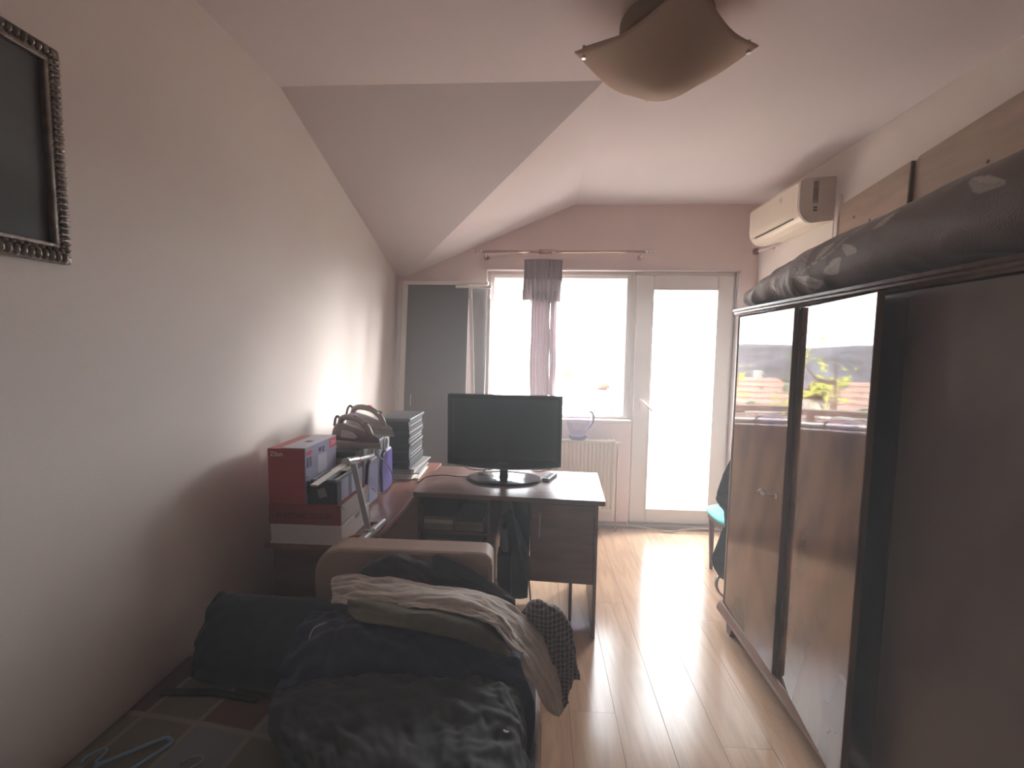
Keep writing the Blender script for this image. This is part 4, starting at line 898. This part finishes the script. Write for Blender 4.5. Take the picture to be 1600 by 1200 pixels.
# ================================================================== CLOTHES
NAVY = cloth_mat('navy_cloth', (.058, .067, .082)); BLK = cloth_mat('black_cloth', (.058, .058, .060)); DBL = cloth_mat('dark_blue_cloth', (.055, .058, .088))
CREAM = cloth_mat('cream_linen', (.52, .46, .41), bump=.3); OLV = cloth_mat('olive_cloth', (.15, .135, .105)); LEA = mat('black_leather_jacket', (.060, .062, .064), .85, var=.15, vscale=14, bump=.12, bscale=20)
def C(name, rows, m, label, cat, **k): return tag(cloth(name, rows, m, **k), label, cat)
C('trousers', [[(-1.055, 1.27, .462), (-1.0, 1.25, .462), (-.8, 1.22, .462), (-.6, 1.19, .465), (-.45, 1.15, .465)],
               [(-1.060, 1.305, .56), (-1.0, 1.29, .57), (-.8, 1.27, .56), (-.6, 1.24, .56), (-.45, 1.2, .56)],
               [(-1.045, 1.36, .668), (-1.0, 1.36, .664), (-.85, 1.36, .662), (-.68, 1.35, .655), (-.50, 1.34, .66)],
               [(-1.045, 1.41, .60), (-1.0, 1.42, .60), (-.85, 1.42, .60), (-.68, 1.42, .60), (-.5, 1.42, .60)],
               [(-1.055, 1.435, .465), (-1.0, 1.445, .465), (-.85, 1.445, .465), (-.68, 1.445, .465), (-.5, 1.445, .465)]], NAVY, 'folded navy trousers at the left end of the clothes heap by the wall', 'trousers', fold=.016, seed=2, nu=50, nv=70)
C('jacket', [[(-.68, 1.08, .468), (-.45, 1.02, .468), (-.2, 1.0, .468), (.0, 1.02, .47)],
             [(-.69, 1.12, .56), (-.45, 1.08, .60), (-.2, 1.06, .60), (.01, 1.08, .59)],
             [(-.70, 1.22, .63), (-.5, 1.17, .69), (-.25, 1.15, .70), (-.03, 1.14, .66)],
             [(-.70, 1.33, .645), (-.5, 1.30, .665), (-.25, 1.28, .665), (0.0, 1.26, .59)],
             [(-.68, 1.42, .56), (-.5, 1.42, .60), (-.25, 1.41, .60), (-.0, 1.38, .54)]], DBL, 'dark blue jacket in the middle of the clothes heap under the olive cloth', 'jacket', fold=.018, seed=4, nu=60, nv=80, fv=2.0)
C('olive_shirt', [[(-.545, 1.252, .705), (-.49, 1.195, .712), (-.373, 1.155, .727), (-.27, 1.145, .722), (-.164, 1.14, .705), (-.105, 1.135, .667), (-.052, 1.13, .672)],
                  [(-.56, 1.275, .722), (-.45, 1.225, .735), (-.35, 1.195, .748), (-.25, 1.18, .748), (-.15, 1.16, .735), (-.095, 1.155, .70), (-.045, 1.15, .66)],
                  [(-.58, 1.32, .722), (-.45, 1.30, .73), (-.35, 1.28, .73), (-.25, 1.28, .72), (-.15, 1.25, .70), (-.08, 1.23, .67), (-.02, 1.2, .62)]], OLV, 'olive garment showing below the cream shirt on the heap', 'shirt', fold=.008, seed=6, nu=22, nv=60)
C('cream_shirt', [[(-.66, 1.385, .733), (-.529, 1.40, .742), (-.425, 1.40, .726), (-.288, 1.40, .698), (-.169, 1.40, .696), (-.066, 1.38, .672), (.013, 1.36, .608), (.059, 1.33, .555), (.082, 1.29, .495), (.088, 1.26, .44)],
                  [(-.645, 1.345, .735), (-.53, 1.35, .748), (-.40, 1.345, .745), (-.29, 1.34, .735), (-.17, 1.335, .730), (-.07, 1.31, .700), (.005, 1.30, .630), (.048, 1.28, .560), (.070, 1.25, .49), (.085, 1.235, .435)],
                  [(-.62, 1.30, .728), (-.53, 1.295, .738), (-.41, 1.27, .745), (-.31, 1.26, .760), (-.20, 1.25, .758), (-.10, 1.23, .735), (-.035, 1.22, .665), (.018, 1.21, .590), (.052, 1.205, .525), (.066, 1.205, .455)],
                  [(-.61, 1.275, .712), (-.535, 1.265, .718), (-.43, 1.235, .722), (-.34, 1.215, .745), (-.245, 1.198, .753), (-.145, 1.178, .740), (-.090, 1.168, .712), (-.046, 1.158, .643), (.001, 1.158, .583), (.035, 1.175, .505)]],
  CREAM, 'crumpled cream linen shirt draped over the heap and off the bed edge', 'shirt', fold=.0125, fu=4.2, fv=1.6, seed=11, nu=50, nv=110, ragged=.003)
C('cloth_strap', [[(-.45, 1.405, .735), (-.40, 1.41, .745), (-.36, 1.41, .745)], [(-.45, 1.40, .741), (-.40, 1.40, .752), (-.36, 1.40, .75)]], CREAM, 'thin pale strap lying at the top of the cream shirt', 'strap', nu=6, nv=14, fold=.001, solid=.002)
C('black_sweater', [[(-.60, 1.36, .70), (-.50, 1.37, .72), (-.40, 1.38, .71), (-.28, 1.38, .69), (-.14, 1.38, .68), (-.05, 1.37, .62)],
                    [(-.565, 1.42, .755), (-.48, 1.42, .790), (-.41, 1.42, .775), (-.31, 1.42, .745), (-.18, 1.42, .722), (-.06, 1.41, .665)],
                    [(-.55, 1.46, .735), (-.47, 1.462, .775), (-.40, 1.462, .765), (-.30, 1.462, .74), (-.16, 1.455, .70), (-.05, 1.44, .60)]], BLK, 'black sweater bunched against the beige chair back', 'sweater', fold=.014, seed=15, nu=26, nv=60)
C('black_sleeve', [[(-.345, 1.445, .765), (-.325, 1.448, .800), (-.22, 1.44, .76), (-.13, 1.43, .715), (-.07, 1.43, .675)],
                   [(-.325, 1.41, .735), (-.29, 1.41, .755), (-.20, 1.41, .725), (-.12, 1.40, .690), (-.07, 1.40, .66)]], BLK, 'black folded collar standing up right of the black sweater', 'collar', fold=.006, seed=19, nu=12, nv=40, solid=.008)
C('grey_scarf', [[(-.462, 1.444, .802), (-.43, 1.446, .797), (-.39, 1.444, .775), (-.365, 1.44, .75)], [(-.455, 1.435, .795), (-.425, 1.436, .786), (-.40, 1.436, .765), (-.37, 1.432, .742)]], mat('grey_knit', (.32, .29, .27), .8, var=.1), 'thin grey neckline of cloth on top of the black sweater', 'scarf', nu=8, nv=20, fold=.002, solid=.003)
C('leather_jacket', [[(-.58, .76, .47), (-.40, .70, .47), (-.2, .68, .47), (-.02, .70, .47), (.01, .72, .30)],
                     [(-.50, .84, .57), (-.36, .80, .62), (-.2, .78, .64), (-.045, .80, .62), (-.008, .80, .40)],
                     [(-.61, .95, .59), (-.42, .93, .63), (-.22, .92, .64), (-.045, .93, .64), (-.012, .94, .45)],
                     [(-.66, 1.04, .59), (-.45, 1.05, .635), (-.25, 1.05, .645), (-.06, 1.03, .645), (-.012, 1.03, .47)],
                     [(-.67, 1.10, .55), (-.45, 1.12, .60), (-.25, 1.12, .60), (-.05, 1.10, .60), (.0, 1.09, .48)],
                     [(-.67, 1.12, .468), (-.45, 1.14, .50), (-.25, 1.14, .50), (-.05, 1.13, .50), (.0, 1.12, .46)]], LEA, 'large black jacket spread nearest the camera on the bed', 'jacket', fold=.020, seed=23, nu=80, nv=100, fu=2.4, fv=2.2)
t = thing('belt_buckle', 'small shiny metal buckle glinting on the black jacket', 'buckle', (-.07, .98, .64))
link('buckle_bar', B().tube(curve_pts([(-.085, .955, .660), (-.072, .945, .655), (-.060, .93, .650), (-.045, .925, .650)], 10), .0035, 8), CHROME, t, smooth=True)
C('plaid_shirt', [[(-.05, 1.39, .60), (.01, 1.40, .66), (.06, 1.40, .64), (.10, 1.39, .60)], [(-.02, 1.36, .66), (.03, 1.36, .69), (.085, 1.36, .655), (.125, 1.355, .60)],
                  [(.0, 1.335, .60), (.045, 1.33, .62), (.10, 1.335, .585), (.138, 1.34, .535)], [(.045, 1.32, .50), (.08, 1.31, .52), (.118, 1.32, .505), (.142, 1.335, .475)], [(.06, 1.32, .39), (.085, 1.305, .395), (.11, 1.31, .41), (.125, 1.33, .425)]],
  None or (lambda m: m)(cloth_mat('plaid_flannel', (.13, .10, .11))), 'dark plaid shirt hanging off the far corner of the bed', 'shirt', fold=.020, fu=3.2, fv=3.2, seed=31, nu=50, nv=30)
pm = bpy.data.materials['plaid_flannel']; N = pm.node_tree.nodes; Lk = pm.node_tree.links; bs = N['Principled BSDF']
tc = N.new('ShaderNodeTexCoord'); sp = N.new('ShaderNodeSeparateXYZ'); Lk.new(tc.outputs['Object'], sp.inputs[0])
fx = math_node(pm.node_tree, 'LESS_THAN', math_node(pm.node_tree, 'FRACT', math_node(pm.node_tree, 'MULTIPLY', sp.outputs[0], 75)), .35); fz = math_node(pm.node_tree, 'LESS_THAN', math_node(pm.node_tree, 'FRACT', math_node(pm.node_tree, 'MULTIPLY', sp.outputs[2], 75)), .35)
mx = N.new('ShaderNodeMix'); mx.data_type = 'RGBA'; Lk.new(math_node(pm.node_tree, 'MULTIPLY', math_node(pm.node_tree, 'ADD', fx, fz), .5), mx.inputs[0]); mx.inputs[6].default_value = (.09, .07, .075, 1); mx.inputs[7].default_value = (.34, .29, .30, 1); Lk.new(mx.outputs[2], bs.inputs['Base Color'])
# hangers
def hanger(c, rz, m, label, s=1.0):
    t = thing('clothes_hanger', label, 'hanger', c); M = Matrix.Translation(c) @ Matrix.Rotation(rz, 4, 'Z')
    tri = curve_pts([(-.19 * s, -.005, .006), (-.205 * s, .012, .006), (-.19 * s, .03, .006), (-.03 * s, .115 * s, .006), (0, .128 * s, .006), (.03 * s, .115 * s, .006), (.19 * s, .03, .006), (.205 * s, .012, .006), (.19 * s, -.005, .006), (0, -.006, .006), (-.19 * s, -.005, .006)], 70)
    link('hanger_frame', B().tube([M @ p for p in tri], .0045, 8), m, t, smooth=True)
    link('hook', B().tube([M @ p for p in curve_pts([(0, .128 * s, .006), (0, .155 * s, .006), (.025, .178 * s, .006), (.02, .21 * s, .006), (-.01, .215 * s, .006), (-.022, .195 * s, .006)], 20)], .003, 8), m, t, smooth=True)
BLU = mat('pale_blue_plastic', (.20, .33, .48), .3, var=.04)
hanger((-.99, .93, .458), radians(62), BLU, 'pale blue plastic hanger at the near left corner of the bed', .6)
hanger((-.80, .88, .458), radians(20), mat('clear_plastic_hanger', (.28, .30, .30), .25, var=.04), 'grey plastic hanger lying right of the pale blue one', .6)
link_h = thing('clothes_hanger', 'white hanger hook poking out of the navy trousers', 'hanger', (-.63, 1.25, .60))
link('hook', B().tube(curve_pts([(-.575, 1.235, .665), (-.60, 1.225, .685), (-.635, 1.215, .675), (-.645, 1.205, .645), (-.625, 1.20, .62)], 24), .003, 8), mat('white_hook_metal', (.5, .5, .48), .3, var=.03), link_h, smooth=True)
tag(link('dark_belt', B().prism([(-1.10, 1.215), (-.95, 1.225), (-.80, 1.20), (-.80, 1.185), (-.95, 1.203), (-1.10, 1.19)], 'z', .458, .462), BLK), 'flat dark belt lying across the patchwork sheet', 'belt')
C('red_cloth', [[(-1.0, 1.36, .459), (-.90, 1.28, .459), (-.80, 1.22, .459), (-.74, 1.18, .459)], [(-.98, 1.38, .47), (-.88, 1.32, .475), (-.78, 1.26, .475), (-.70, 1.20, .475)], [(-.95, 1.40, .459), (-.85, 1.36, .459), (-.74, 1.30, .459), (-.68, 1.22, .459)]],
  cloth_mat('maroon_cloth', (.15, .045, .04)), 'maroon cloth on the sheet in front of the navy trousers', 'cloth', fold=.008, nu=16, nv=30, seed=40)

# ================================================================== CHAIR behind the wardrobe
ch = thing('chair', 'wooden chair with a turquoise seat between the wardrobe and the balcony door', 'chair', (1.35, 2.9, 0))
TUR = mat('turquoise_upholstery', (.10, .58, .55), .6, var=.04, bump=.1); CW = mat('chair_brown_wood', (.16, .07, .05), .35, var=.15)
bb = B(); P = []
for i in range(13):
    row = []
    f = i / 12 * 2 - 1
    for j in range(28):
        a = 2 * pi * j / 28; s_ = math.sqrt(max(0, 1 - f * f)) ** .6; ca, sa = cos(a), sin(a)
        row.append((1.345 + .215 * s_ * abs(ca) ** .6 * (1 if ca > 0 else -1), 2.86 + .20 * s_ * abs(sa) ** .6 * (1 if sa > 0 else -1), .447 + .033 * f))
    P.append(row)
bb.grid(P, closed_v=True); link('seat', bb, TUR, ch, smooth=True)
link('seat_rail', B().box(1.175, 1.53, 2.68, 3.03, .375, .425), CW, ch, bevel=.004)
for (xx, yy) in ((1.53, 2.94), (1.53, 2.65), (1.34, 2.64)): link('leg', B().tube([(xx + .03, yy + .03, 0), (xx, yy, .42)], [.012, .022], 10), CW, ch)
link('leg', B().tube([(1.226, 3.055, 0), (1.195, 3.01, .42)], [.012, .020], 10), CW, ch)
link('backrest', B().box(1.50, 1.525, 2.62, 2.98, .60, .90), CW, ch, bevel=.008); 
for yy in (2.65, 2.95): link('back_post', B().tube([(1.53, yy, .40), (1.515, yy, .90)], .014, 10), CW, ch)
C('dark_coat', [[(1.165, 2.60, .975), (1.28, 2.56, 1.0), (1.42, 2.55, 1.0), (1.60, 2.55, .96)], [(1.117, 2.63, .83), (1.25, 2.54, .85), (1.42, 2.53, .85), (1.60, 2.54, .84)],
                [(1.078, 2.64, .69), (1.22, 2.54, .70), (1.42, 2.52, .70), (1.60, 2.53, .70)], [(1.072, 2.64, .61), (1.22, 2.54, .60), (1.42, 2.52, .60), (1.6, 2.53, .60)],
                [(1.115, 2.64, .54), (1.24, 2.54, .52), (1.42, 2.52, .52), (1.6, 2.53, .52)], [(1.125, 2.64, .44), (1.25, 2.54, .43), (1.42, 2.52, .43), (1.6, 2.53, .43)], [(1.15, 2.64, .36), (1.26, 2.54, .36), (1.42, 2.53, .36), (1.6, 2.53, .36)]],
  BLK, 'black coat hanging over the turquoise chair behind the wardrobe', 'coat', fold=.016, fu=2.5, seed=50, nu=50, nv=30, ragged=.008)
C('blue_trousers', [[(1.125, 2.655, .46), (1.22, 2.57, .46), (1.40, 2.56, .46)], [(1.085, 2.66, .32), (1.20, 2.58, .33), (1.40, 2.57, .33)], [(1.068, 2.66, .24), (1.18, 2.59, .24), (1.40, 2.58, .24)], [(1.115, 2.66, .14), (1.20, 2.60, .12), (1.40, 2.58, .12)]],
  NAVY, 'dark blue trousers hanging below the black coat', 'trousers', fold=.008, seed=55, nu=24, nv=20)
t = thing('tubular_stand', 'curved chrome tube foot showing beside the wardrobe base', 'stand', (1.2, 2.65, 0))
link('tube_loop', B().tube(curve_pts([(1.30, 2.72, .145), (1.20, 2.73, .142), (1.145, 2.72, .12), (1.12, 2.70, .075), (1.135, 2.68, .03), (1.19, 2.66, .012), (1.32, 2.64, .012)], 30), .011, 12), CHROME, t, smooth=True)
link('cross_tube', B().tube([(1.30, 2.72, .145), (1.32, 2.64, .012)], .011, 12), CHROME, t)
